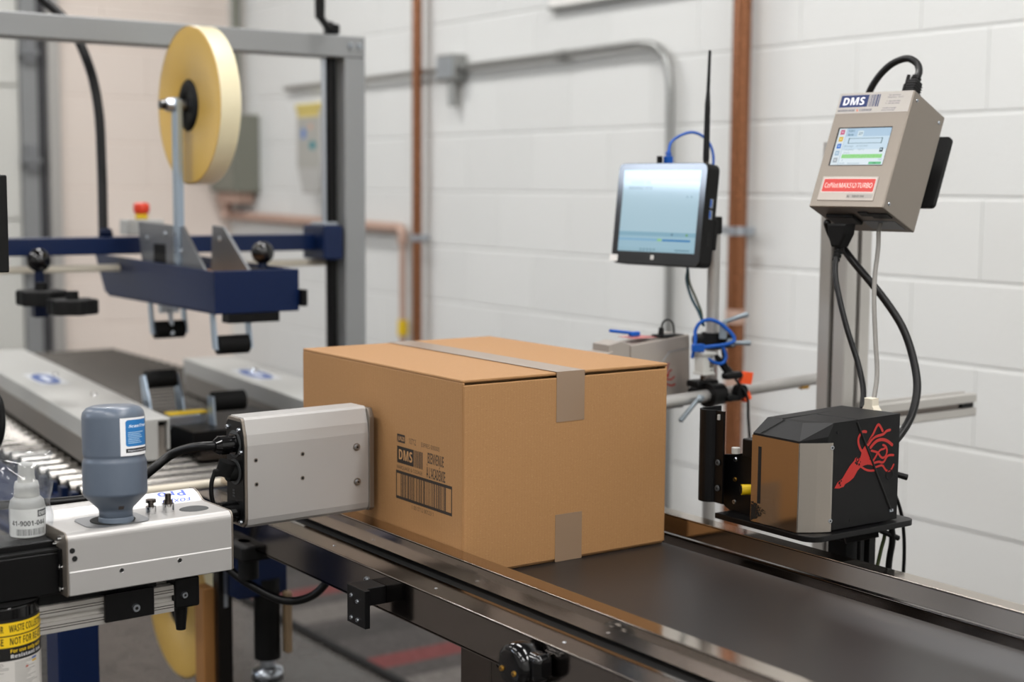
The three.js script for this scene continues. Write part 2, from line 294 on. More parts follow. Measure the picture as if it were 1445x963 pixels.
{
  const t = thing('taping_head', 'dark blue upper taping head with zinc plates and black pressure rollers', 'machine', [0, 0, 0]);
  const z0 = -0.28, z1 = -0.103;
  part(t, 'trough', [ext([[-1.66, 1.158], [-1.6, 1.075], [-1.56, 1.068], [-1.015, 1.068], [-1.015, 1.149]], 'z', z1 - 0.006, z1, 0.001), ext([[-1.66, 1.158], [-1.6, 1.075], [-1.56, 1.068], [-1.015, 1.068], [-1.015, 1.149]], 'z', z0, z0 + 0.006, 0.001), bb(-1.58, -1.015, 1.068, 1.074, z0, z1), bb(-1.02, -1.010, 1.068, 1.15, z0, z1, 0.002), bb(-1.6, -1.02, 1.074, 1.135, z0 + 0.006, z0 + 0.02)], M.blue);
  part(t, 'tape_path_plate', bb(-1.5, -1.02, 1.125, 1.13, z0 + 0.02, z1 - 0.006), M.amber);
  const pl1 = part(t, 'side_plate', ext([[-1.45, 1.234], [-1.21, 1.229], [-1.102, 1.145], [-1.15, 1.09], [-1.42, 1.09]], 'z', -0.13, -0.124, 0.001), M.plateGrey);
  for (const [x, y] of [[-1.4, 1.2], [-1.3, 1.212], [-1.24, 1.212], [-1.25, 1.18], [-1.22, 1.18]]) screw(pl1, [x, y, -0.124], [0, 0, 1], 0.006, 0.003);
  part(pl1, 'window', bb(-1.36, -1.3, 1.15, 1.19, -0.1245, -0.1225), M.black);
  const pl2 = part(t, 'side_plate', ext([[-1.316, 1.228], [-1.262, 1.226], [-1.139, 1.14], [-1.16, 1.09], [-1.33, 1.09]], 'z', -0.24, -0.234, 0.001), M.plateGrey);
  screw(pl2, [-1.28, 1.2, -0.234], [0, 0, 1], 0.006, 0.003);
  part(t, 'lower_bar', [bb(-1.04, -1.006, 1.05, 1.068, -0.235, -0.13), bb(-1.03, -0.995, 1.078, 1.11, -0.29, -0.279)], M.black);
  for (const [x, y, dx, nm] of [[-1.035, 1.007, 0, 'pressure_roller'], [-1.35, 1.01, 0, 'pressure_roller']]) {
    const r = part(t, nm, cyl([x, y, -0.18], [x, y, -0.118], 0.0185, 0.0185, 24), M.rubber, 'black rubber roller');
    for (const z of [-0.115, -0.187]) part(r, 'roller_arm', ext([[x - 0.02, y + 0.065], [x - 0.002, y + 0.065], [x + 0.006, y + 0.02], [x + 0.012, y - 0.008], [x - 0.008, y - 0.008], [x - 0.014, y + 0.02]], 'z', z, z + 0.004), M.zincBlue);
  }
  part(t, 'scraper_bracket', [bb(-1.36, -1.345, 1.045, 1.068, -0.17, -0.13), cyl([-1.335, 1.0, -0.15], [-1.345, 1.05, -0.15], 0.005)], M.zinc);
}
{
  const t = thing('tape_roll_holder', 'zinc plated upright arm that carries the large tape roll', 'holder', [-1.235, 1.14, -0.128]);
  part(t, 'arm', [bb(-0.018, -0.001, 0, 0.345, -0.006, 0.006, 0.002), bb(0.003, 0.017, 0, 0.34, -0.004, 0.01, 0.002)], M.zincBlue);
  part(t, 'axle', [cyl([-0.002, 0.33, 0.012], [-0.002, 0.33, -0.075], 0.011)], M.zinc);
  part(t, 'axle_nut', [cyl([-0.002, 0.33, 0.010], [-0.002, 0.33, 0.024], 0.015, 0.013, 6)], M.zinc);
  part(t, 'axle_bolt', [cyl([-0.002, 0.33, 0.024], [-0.002, 0.33, 0.036], 0.01, 0.009, 12)], M.blackGloss);
}
function tapeRoll(name, label, p) {
  const t = thing(name, label, 'tape roll', p);
  const R = 0.157;
  part(t, 'tape_winding', lathe([[0.052, 0.003], [R - 0.004, 0.003], [R, 0.005], [R, 0.045], [R - 0.004, 0.047], [0.052, 0.047], [0.052, 0.003]], 0, 0, 0, 80).rotateX(Math.PI / 2).translate(0, 0, -0.05), M.tapeSide);
  part(t, 'tape_rim', lathe([[R + 0.0002, 0.004], [R + 0.001, 0.005], [R + 0.001, 0.045], [R + 0.0002, 0.046]], 0, 0, 0, 80).rotateX(Math.PI / 2).translate(0, 0, -0.05), M.tapeRim, 'pale outer layer');
  part(t, 'core', lathe([[0.012, 0], [0.04, 0], [0.052, 0.004], [0.052, 0.046], [0.04, 0.05], [0.012, 0.05], [0.012, 0]], 0, 0, 0, 40).rotateX(Math.PI / 2).translate(0, 0, -0.05), M.blackMatte);
  return t;
}
tapeRoll('tape_roll', 'large pale yellow roll of packing tape on the arm above the taping head', [-1.237, 1.47, -0.148]);
tapeRoll('tape_roll', 'spare roll of packing tape low under the line, half hidden below the printer rail', [-1.19, 0.475, -0.088]);
{
  const t = thing('stop_button_box', 'small grey box with a red emergency stop button behind the taping head', 'control box', [-1.598, 1.2, -0.19]);
  part(t, 'box', bx(0.05, 0.034, 0.085, 0, 0.017, 0, 0.003), M.coverGrey);
  part(t, 'collar', lathe([[0, 0], [0.014, 0], [0.014, 0.012], [0, 0.012]], 0.0, 0.034, 0, 24), M.yellow);
  part(t, 'push_button', lathe([[0, 0], [0.014, 0], [0.018, 0.006], [0.018, 0.02], [0.014, 0.025], [0, 0.026]], 0, 0.046, 0, 24), M.red, 'red mushroom button');
}
{
  const lb = ['black ball knob on a blue stem under the left of the crossbeam', 'black ball knob behind the far side of the blue taping head'];
  [[-1.417, 1.157, 0.099, 0.07], [-1.151, 1.176, -0.27, 0.035]].forEach(([x, y, z, h], i) => {
    const t = thing('ball_knob', lb[i], 'knob', [x, y, z]);
    part(t, 'ball', new THREE.SphereGeometry(i ? 0.023 : 0.024, 28, 20), M.blackGloss);
    part(t, 'stem', cyl([0, -h, 0], [0, -0.015, 0], 0.011, 0.009), M.blueDark);
    part(t, 'base_plate', i ? bx(0.07, 0.008, 0.04, 0, -h, 0, 0.002) : bx(0.03, 0.05, 0.03, 0, -h - 0.02, 0, 0.003), i ? M.black : M.blueDark);
  });
  const star = [];
  for (let k = 0; k < 40; k++) { const a = k / 40 * 6.2832, r = 0.046 + 0.004 * Math.cos(6 * a); star.push([r * Math.cos(a), r * Math.sin(a)]); }
  [['black clamp knob nearer the front, with a scalloped rim', -1.268, 1.058, 0.082], ['black clamp knob half behind the scalloped one, on the blue stem', -1.345, 1.072, 0.118]].forEach(([l, x, y, z]) => {
    const t = thing('clamp_knob', l, 'knob', [x, y, z]);
    part(t, 'head', ext(star, 'y', 0, 0.03, 0.004), M.blackMatte);
    part(t, 'spindle', cyl([0, 0.02, 0], [0, 0.045, 0], 0.012), M.blackMatte);
  });
}
// side drive covers
function driveCover(label, p, yaw, L, w, h, badge) {
  const t = thing('drive_cover', label, 'machine cover', p, [0, yaw, 0]);   // local x from 0 (near end) back to -L; z from 0 to w
  part(t, 'cover', [ext([[-L, 0], [0, 0], [0, w - 0.03], [-0.03, w], [-L, w]], 'y', h - 0.006, h, 0.002), bb(-L, 0, 0.018, h - 0.004, w - 0.004, w, 0.001), bb(-L, 0, 0.018, h - 0.004, 0, 0.004, 0.001), bb(-0.004, 0, 0.0, h - 0.004, 0.022, w, 0.001)], M.coverGrey);
  part(t, 'end_guard', bb(-0.03, -0.012, 0, h - 0.016, 0.003, 0.022), M.coverSide);
  part(t, 'side_skirt', [bb(-L + 0.02, -0.02, 0, 0.045, w - 0.001, w + 0.003)], M.coverSide);
  part(t, 'drive_belt', bb(-L + 0.02, -0.03, 0.0, h - 0.02, 0.008, 0.04), M.rubber);
  const tex = canvas(256, 96, (x, w2, h2) => { x.fillStyle = '#c9ccd0'; x.fillRect(0, 0, w2, h2); x.fillStyle = '#31508f'; x.beginPath(); x.ellipse(128, 48, 118, 40, 0, 0, 7); x.fill(); x.fillStyle = '#dfe4ec'; x.fillRect(70, 36, 110, 20); });
  part(t, 'badge', plane(0.2, 0.06, badge, h + 0.0006, w * 0.55, 0, -Math.PI / 2), printed(tex));
  for (const b of [badge - 0.05, badge + 0.3]) screw(t, [b, h, 0.05], [0, 1, 0], 0.008, 0.006, M.chrome);
  return t;
}
driveCover('long light grey belt cover with blue badge on the near side of the rollers', [-1.0, 0.803, -0.005], -5.6, 1.3, 0.15, 0.078, -0.66);
driveCover('grey belt cover on the far side, partly hidden by the cardboard box', [-0.88, 0.803, -0.412], -6, 0.98, 0.12, 0.08, -0.6);
// roller bed
{
  const t = thing('roller_conveyor', 'roller bed of polished steel rollers with dark blue side rails under the sealer', 'conveyor', [0, 0, 0]);
  const rg = cyl([0, 0, -0.6], [0, 0, 0.213], 0.0175, 0.0175, 20), n = 38;
  for (let k = 0; k < n; k++) { const r = part(t, 'roller', rg, M.roller); r.position.set(-0.87 - k * 0.055, 0.782, 0); }
  part(t, 'side_rail', [bb(-3.0, -0.72, 0.70, 0.772, 0.218, 0.226), bb(-3.0, -0.72, 0.695, 0.705, 0.19, 0.29), ext([[0.226, 0.765], [0.275, 0.725], [0.275, 0.71], [0.226, 0.7]], 'x', -3, -0.92)], M.blue);
  part(t, 'side_rail', bb(-3.0, -0.72, 0.70, 0.785, -0.63, -0.6), M.blue);
  for (let k = 0; k < 7; k++) part(t, 'roller_bracket', bx(0.02, 0.024, 0.012, -0.87 - k * 0.055, 0.778, 0.222, 0.002), M.blueDark);
  part(t, 'cross_tube', cyl([-0.745, 0.803, 0.24], [-0.745, 0.803, -0.02], 0.008), M.cream);
  part(t, 'end_plate', bb(-0.8, -0.775, 0.7, 0.8, -0.6, 0.19), M.blue);
  part(t, 'leg', bb(-0.68, -0.62, 0, 0.7, 0.27, 0.335, 0.004), M.blue);
  part(t, 'leg', bb(-2.6, -2.54, 0, 0.7, 0.2, 0.26, 0.004), M.blue);
  part(t, 'leg', bb(-0.86, -0.81, 0.57, 0.72, -0.15, -0.05, 0.004), M.blue);
  part(t, 'leg', [cyl([-0.825, 0.45, -0.115], [-0.825, 0.6, -0.115], 0.024)], M.blackMatte);
  part(t, 'leg_reflection', bb(-0.812, -0.794, 0.46, 0.575, -0.152, -0.138, 0.004), std(0x9c8466, 0.5));  // tan reflection on the leg, modelled as a coloured strip
  part(t, 'foot', [cyl([-0.825, 0.0, -0.115], [-0.825, 0.45, -0.115], 0.014), lathe([[0, 0], [0.03, 0], [0.028, 0.02], [0, 0.03]], -0.825, 0.41, -0.115, 24)], M.zinc);
}
// lower taping unit between the covers
{
  const t = thing('lower_tape_unit', 'lower taping unit between the belt covers with black rollers on zinc arms', 'machine', [0, 0, 0]);
  part(t, 'pressure_roller', cyl([-1.218, 0.925, -0.105], [-1.218, 0.925, -0.045], 0.018), M.rubber);
  for (const z of [-0.043, -0.112]) part(t, 'roller_arm', ext([[-1.235, 0.93], [-1.215, 0.935], [-1.19, 0.89], [-1.16, 0.80], [-1.2, 0.80]], 'z', z, z + 0.004), M.zincBlue);
  part(t, 'pressure_roller', cyl([-1.1, 0.888, -0.20], [-1.1, 0.888, -0.135], 0.02), M.rubber);
  part(t, 'roller_arm', ext([[-1.11, 0.90], [-1.085, 0.90], [-1.07, 0.80], [-1.1, 0.80]], 'z', -0.132, -0.128), M.zincBlue);
  part(t, 'warning_strip', bb(-1.15, -1.125, 0.863, 0.868, -0.135, -0.055, 0.001), M.yellow);
  part(t, 'unit_body', bb(-1.15, -1.125, 0.838, 0.863, -0.135, -0.055, 0.003), M.zinc);
  part(t, 'lower_frame', [bb(-1.19, -0.92, 0.802, 0.812, -0.33, -0.31), bb(-1.0, -0.96, 0.802, 0.83, -0.31, -0.05)], M.steelDark);
  part(t, 'dark_housing', bb(-1.3, -1.02, 0.8, 0.845, -0.30, -0.06), M.black);
}
{
  const t = thing('cardboard_sheet', 'narrow tan board standing upright under the line beside the spare tape roll', 'board', [-0.885, 0, -0.02]);
  part(t, 'sheet', bb(-0.02, 0.02, 0, 0.585, -0.012, 0.012, 0.003), M.amber);
  part(t, 'foot_block', bb(-0.05, 0.05, 0, 0.05, -0.04, 0.04), M.black);
}
{
  const t = thing('slotted_upright', 'dark steel upright with a bright slot under the line', 'post', [-0.86, 0, -0.044]);
  part(t, 'post', [bb(-0.012, 0.012, 0, 0.7, -0.014, 0.014, 0.002)], std(0x1c1917, 0.3, 0.6));
  part(t, 'slot_insert', bb(0.012, 0.013, 0.55, 0.62, -0.004, 0.003), M.zinc);
}
solo('loop_cable', cable([[-0.55, 0.77, 0.12], [-0.53, 0.72, 0.1], [-0.49, 0.685, 0.065], [-0.45, 0.668, 0.03], [-0.42, 0.68, 0.0], [-0.4, 0.715, -0.02], [-0.4, 0.77, -0.03]], 0.0065), M.cable, 'black cable hanging in a loop under the near conveyor channel', 'cable');
solo('control_lever', [bb(-0.62, -0.46, 0.735, 0.76, 0.045, 0.10, 0.005), cyl([-0.5, 0.7, 0.072], [-0.5, 0.76, 0.072], 0.016)], M.blackMatte, 'black arm under the printhead beside the blue leg', 'arm');

// ================================================================== BELT CONVEYOR
{
  const X0 = -0.7, X1 = 1.35;
  const t = thing('belt_conveyor', 'flat belt conveyor with black belt and polished steel guide rails', 'conveyor', [0, 0, 0]);
  part(t, 'belt', [bb(X0 + 0.03, X1 - 0.03, 0.796, 0.8, -0.352, -0.002), cyl([X0 + 0.03, 0.77, -0.352], [X0 + 0.03, 0.77, -0.002], 0.03, 0.03, 32), cyl([X1 - 0.03, 0.77, -0.352], [X1 - 0.03, 0.77, -0.002], 0.03, 0.03, 32)], M.belt);
  part(t, 'bed', bb(X0 + 0.04, X1 - 0.04, 0.75, 0.794, -0.35, -0.004), M.steelDark);
  // near guide: top flange, outer face folding down
  part(t, 'guide_rail', [bb(X0, X1, 0.8345, 0.838, 0.001, 0.0285, 0.0012), bb(X0, X1, 0.811, 0.838, 0.0262, 0.0285, 0.0006), bb(X0, X1, 0.80, 0.812, 0.001, 0.012)], M.mirror, 'polished near guide rail');
  part(t, 'rail_gap', bb(X0, X1, 0.785, 0.803, 0.012, 0.036), M.dark);
  part(t, 'side_channel', [bb(X0, X1, 0.799, 0.803, 0.034, 0.0785, 0.0015), bb(X0, X1, 0.752, 0.803, 0.0755, 0.0785, 0.0012), bb(X0, X1, 0.752, 0.755, 0.05, 0.0785)], M.steel);
  // far guide
  part(t, 'guide_rail', [bb(X0, X1, 0.8335, 0.837, -0.4, -0.372, 0.0012), bb(X0, X1, 0.81, 0.837, -0.3745, -0.372, 0.0006)], M.mirror, 'polished far guide rail');
  part(t, 'side_channel', [bb(X0, X1, 0.799, 0.803, -0.45, -0.385, 0.0015), bb(X0, X1, 0.752, 0.803, -0.45, -0.447, 0.001), bb(X0, X1, 0.752, 0.79, -0.38, -0.36)], M.steelDark);
  for (const x of [-0.24, 0.03, 0.3]) part(t, 'rivet', lathe([[0, 0.0008], [0.0018, 0.0006], [0.0025, 0]], x, 0.803, 0.06, 12), M.zinc);
  const br = part(t, 'mounting_bracket', [bb(-0.102, -0.054, 0.737, 0.788, 0.108, 0.116, 0.001), bb(-0.102, -0.064, 0.764, 0.788, 0.0785, 0.110, 0.001)], M.anod, 'black bracket block');
  for (const [x, y] of [[-0.09, 0.775], [-0.074, 0.77], [-0.09, 0.745], [-0.074, 0.745]]) screw(br, [x, y, 0.116], [0, 0, 1], 0.003, 0.002);
  screw(br, [-0.115, 0.785, 0.0785], [0, 0, 1], 0.004, 0.003);
  const kn = part(t, 'tension_knob', [lathe([[0, 0.036], [0.019, 0.036], [0.025, 0.032], [0.0275, 0.024], [0.0275, 0.012], [0.023, 0.0], [0, 0]], 0, 0, 0, 40).rotateX(Math.PI / 2).translate(0.268, 0.775, 0.0785), bx(0.03, 0.032, 0.026, 0.293, 0.779, 0.091, 0.009)], M.blackGloss, 'black belt tension knob');
  for (const x of [0.256, 0.28]) screw(kn, [x, 0.771, 0.1145], [0, 0, 1], 0.0035, 0.002, M.brass);
  for (const [x, z] of [[0.03, -0.03], [0.03, -0.36], [1.15, -0.03], [1.15, -0.36]]) {
    const l = part(t, 'leg', bb(x - 0.035, x + 0.035, 0.02, 0.752, z - 0.03, z + 0.03, 0.003), M.steelDark);
    part(l, 'foot', lathe([[0, 0], [0.04, 0], [0.035, 0.015], [0.01, 0.022], [0, 0.022]], x, 0, z, 24), M.black);
    part(l, 'bolt', cyl([x + 0.035, 0.7, z + 0.01], [x + 0.042, 0.7, z + 0.01], 0.008, 0.008, 6), M.zinc);
  }
  part(t, 'cross_brace', bb(0.12, 0.17, 0.6, 0.752, -0.02, 0.0), M.blue);
}

// ================================================================== CARDBOARD BOX
{
  const L = 0.4507, W = 0.35, H = 0.262, k = 0.004;
  const t = thing('cardboard_box', 'taped brown cardboard shipping box with black printed barcode on the belt', 'box', [0, 0.8005, 0]);
  part(t, 'side_panel', bb(-L, -0.0015, 0.003, H - 0.004, -k, 0, 0.0015), M.kraft);
  part(t, 'side_panel', bb(-L, -0.0008, 0.003, H - 0.004, -W, -W + k, 0.0015), M.kraft);
  part(t, 'end_panel', bb(-k - 0.001, 0, 0.003, H - 0.0072, -W + 0.001, -0.0012, 0.0018), M.kraft);
  part(t, 'end_panel', bb(-L, -L + k, 0.003, H - 0.004, -W, 0, 0.0015), M.kraft);
  part(t, 'inner_flap', bb(-0.12, -0.016, H - 0.0088, H - 0.0048, -W + 0.005, -0.005, 0.001), M.kraft);
  part(t, 'top_flap', bb(-L, -0.0015, H - 0.0042, H - 0.0002, -W / 2 + 0.0008, 0, 0.0015), M.kraft);
  part(t, 'top_flap', bb(-L, -0.0005, H - 0.0036, H + 0.0006, -W, -W / 2 - 0.0008, 0.0015), M.kraft);
  part(t, 'bottom_flap', bb(-L, -0.004, 0, 0.003, -W / 2 + 0.001, -0.001, 0.001), M.kraft);
  part(t, 'bottom_flap', bb(-L, -0.004, 0, 0.003, -W + 0.001, -W / 2 - 0.001, 0.001), M.kraft);
  // tape: over the seam and down the end
  part(t, 'sealing_tape', [bb(-L, 0.0005, H + 0.0006, H + 0.001, -W / 2 - 0.024, -W / 2 + 0.024), bb(0.0002, 0.0006, H - 0.068, H + 0.001, -W / 2 - 0.024, -W / 2 + 0.024)], M.tape, 'clear packing tape over the top seam');
  part(t, 'sealing_tape', bb(0.0002, 0.0006, 0, 0.066, -W / 2 - 0.022, -W / 2 + 0.024), M.tape, 'clear packing tape at the bottom edge');
  // printed near face
  const ppm = 4500, w = Math.round((L - 0.004) * ppm), h = Math.round((H - 0.011) * ppm);
  const tex = canvas(w, h, x => {
    kraft(x, w, h, ppm);
    const X = v => (v + L - 0.0005) * ppm, Y = v => (H - 0.0075 - (v - 0.8005)) * ppm, ink = '#241c16';
    const rect = (x0, x1, y0, y1, c = ink) => { x.fillStyle = c; x.fillRect(X(x0), Y(y1), (x1 - x0) * ppm, (y1 - y0) * ppm); };
    const text = (s, x0, x1, y0, y1, font = 'bold', c = ink) => { const hh = (y1 - y0) * ppm; x.save(); x.fillStyle = c; x.font = `${font} ${hh * 1.36}px sans-serif`; const m = x.measureText(s).width; x.translate(X(x0), Y(y0)); x.scale((x1 - x0) * ppm / m, 1); x.fillText(s, 0, 0); x.restore(); };
    rect(-0.168, -0.147, 0.9565, 0.968); text('JUN20', -0.1665, -0.1485, 0.959, 0.9655, 'bold', '#b08458');
    text('10712', -0.137, -0.118, 0.958, 0.966, ''); text('EXPRES 000000', -0.105, -0.058, 0.9585, 0.9645, '');
    rect(-0.168, -0.124, 0.9275, 0.951); text('DMS', -0.165, -0.127, 0.9325, 0.947, 'bold', '#b98c5c');
    for (const [a, b] of [[0, 1.2], [2.2, 3], [4, 5.8], [7, 7.8], [8.8, 10.8], [12, 13], [14, 16.4], [17.4, 18.2], [19.2, 21.5]]) rect(-0.1225 + a / 1000, -0.1225 + b / 1000, 0.9275, 0.951);
    text('MARQUAGE & CODAGE', -0.169, -0.101, 0.9192, 0.9242, '');
    text('BIENVENUE', -0.0885, -0.0475, 0.9385, 0.9535); text("À L'ACADÉMIE", -0.091, -0.0435, 0.9185, 0.9335);
    // framed barcode
    rect(-0.171, -0.027, 0.9125, 0.9165); rect(-0.171, -0.027, 0.8765, 0.8805); rect(-0.171, -0.1688, 0.8765, 0.9165); rect(-0.0292, -0.027, 0.8765, 0.9165);
    let p = -0.1585; while (p < -0.044) { const b = 0.0006 + Math.floor(rnd() * 3) * 0.0008; rect(p, p + b, 0.8805, 0.9125); p += b + 0.0008 + Math.floor(rnd() * 3) * 0.0008; }
    text('1 00 0712 00123 1', -0.13, -0.072, 0.868, 0.8735, '');
  });
  part(t, 'print', new THREE.PlaneGeometry(L - 0.004, H - 0.011).translate(-L / 2 - 0.0004 + 0.0004, H / 2 - 0.0005, 0.0003), std(0xffffff, 0.82, 0, { map: tex, bumpMap: rep(fineBump, 4), bumpScale: 0.0001 }), 'printed near face with black logo and barcode');
}

// ================================================================== NEAR PRINTHEAD (local x towards the wall, z towards the viewer)
{
  const t = thing('printhead', 'silver brushed metal printhead pressed against the printed side of the box', 'printer', [-0.2349, 0.928, 0.1127], [0, 92.94, 0]);
  const a = 0.1009, prof = [[0.0255, -0.062], [0.0255, 0.0375], [0.0235, 0.052], [0.0175, 0.0715], [0.0145, 0.0745], [-0.0205, 0.0745], [-0.0255, 0.069], [-0.0255, -0.0715], [-0.0225, -0.0745], [0.018, -0.0745], [0.0235, -0.07]];
  const inset = (q, s) => q.map(([z, y]) => [z * s, y * s]);
  part(t, 'housing', ext(prof, 'x', -a + 0.003, a - 0.008, 0.0006), M.alu);
  const ep = part(t, 'end_plate', ext(inset(prof, 0.985), 'x', -a - 0.001, -a + 0.003, 0.0004), M.inox, 'steel rim of the connector end');
  part(ep, 'connector_panel', ext(inset(prof, 0.93), 'x', -a - 0.0025, -a - 0.001, 0.0003), M.black);
  const fp = part(t, 'face_cap', [ext([[0.0275, -0.07], [0.0275, 0.06], [0.0215, 0.072], [-0.0255, 0.072], [-0.0255, -0.0745], [0.022, -0.0745]], 'x', a - 0.008, a, 0.0008)], M.inox, 'thin steel face cap');
  for (const [y, z] of [[0.0585, 0.0135], [0.0289, 0.0185], [-0.0662, 0.0165], [0.0593, -0.0185], [-0.06, -0.0185]]) screw(ep, [-a - 0.0025, y, z], [-1, 0, 0], 0.0032, 0.003);
  for (const [x, y] of [[-0.0856, 0.0173], [-0.0139, 0.0183], [-0.0849, -0.0155], [-0.0142, -0.0151]]) { const p = part(t, 'threaded_hole', cyl([x, y, 0.0252], [x, y, 0.0258], 0.0031, 0.0031, 20), M.inox); part(p, 'set_screw', cyl([x, y, 0.0253], [x, y, 0.0262], 0.0019, 0.0019, 6), M.dark); }
  for (const [x, y] of [[0.0726, 0.0192], [0.0736, -0.0304]]) { const s = screw(t, [x, y, 0.0255], [0, 0, 1], 0.0042, 0.0035); part(s, 'washer', cyl([x, y, 0.0255], [x, y, 0.0264], 0.0055, 0.0055, 24), M.inox); }
  const gl = part(t, 'cable_gland', [cyl([-a - 0.006, 0.038, 0], [-a, 0.038, 0], 0.0155, 0.0155, 6), cyl([-a - 0.014, 0.038, 0], [-a - 0.006, 0.038, 0], 0.0115, 0.0115, 24), cyl([-a - 0.026, 0.038, 0], [-a - 0.014, 0.038, 0], 0.0135, 0.0135, 6), cyl([-a - 0.033, 0.038, 0], [-a - 0.026, 0.038, 0], 0.008, 0.0125, 24)], M.blackGloss, 'black cable gland');
  part(gl, 'seal_ring', cyl([-a - 0.0035, 0.038, 0], [-a - 0.0025, 0.038, 0], 0.0185, 0.0185, 28), M.rubberGrey);
  const co = part(t, 'capped_socket', [cyl([-a - 0.014, 0.0, 0], [-a, 0.0, 0], 0.012, 0.0125, 24), bx(0.03, 0.01, 0.01, -a - 0.02, 0.002, 0.002, 0.003), cyl([-a - 0.02, -0.002, 0.001], [-a - 0.016, 0.016, 0.005], 0.0115, 0.0115, 24)], M.rubber, 'socket with a black rubber cap');
  part(co, 'seal_ring', cyl([-a - 0.0035, 0, 0], [-a - 0.0025, 0, 0], 0.0175, 0.0175, 28), M.rubberGrey);
  part(co, 'cap_tether', tube([[-a - 0.034, 0.002, 0.002], [-a - 0.0385, -0.012, 0.002], [-a - 0.038, -0.034, 0.003], [-a - 0.03, -0.05, 0.003], [-a - 0.012, -0.054, 0.002]], 0.003, 32), M.black);
  part(t, 'lower_plug', [cyl([-a - 0.026, -0.054, 0.0], [-a - 0.0025, -0.054, 0.0], 0.0145, 0.0145, 24), cyl([-a - 0.04, -0.057, 0.003], [-a - 0.026, -0.055, 0], 0.010, 0.0125, 20)], M.blackGloss);
  for (let k = 0; k < 3; k++) part(t, 'panel_mark', bx(0.0004, 0.0022, 0.006, -a - 0.0027, -0.026 - k * 0.004, -0.004), M.rubberGrey);
}
solo('signal_cable', cable([[-0.228, 0.966, 0.240], [-0.238, 0.965, 0.254], [-0.262, 0.960, 0.268], [-0.285, 0.949, 0.284], [-0.289, 0.935, 0.303], [-0.295, 0.919, 0.323], [-0.303, 0.904, 0.345], [-0.320, 0.895, 0.381], [-0.339, 0.891, 0.423], [-0.358, 0.890, 0.464], [-0.40, 0.886, 0.56]], 0.0062, 90), M.cable, 'black cable from the printhead gland sagging behind the ink bottle', 'cable');

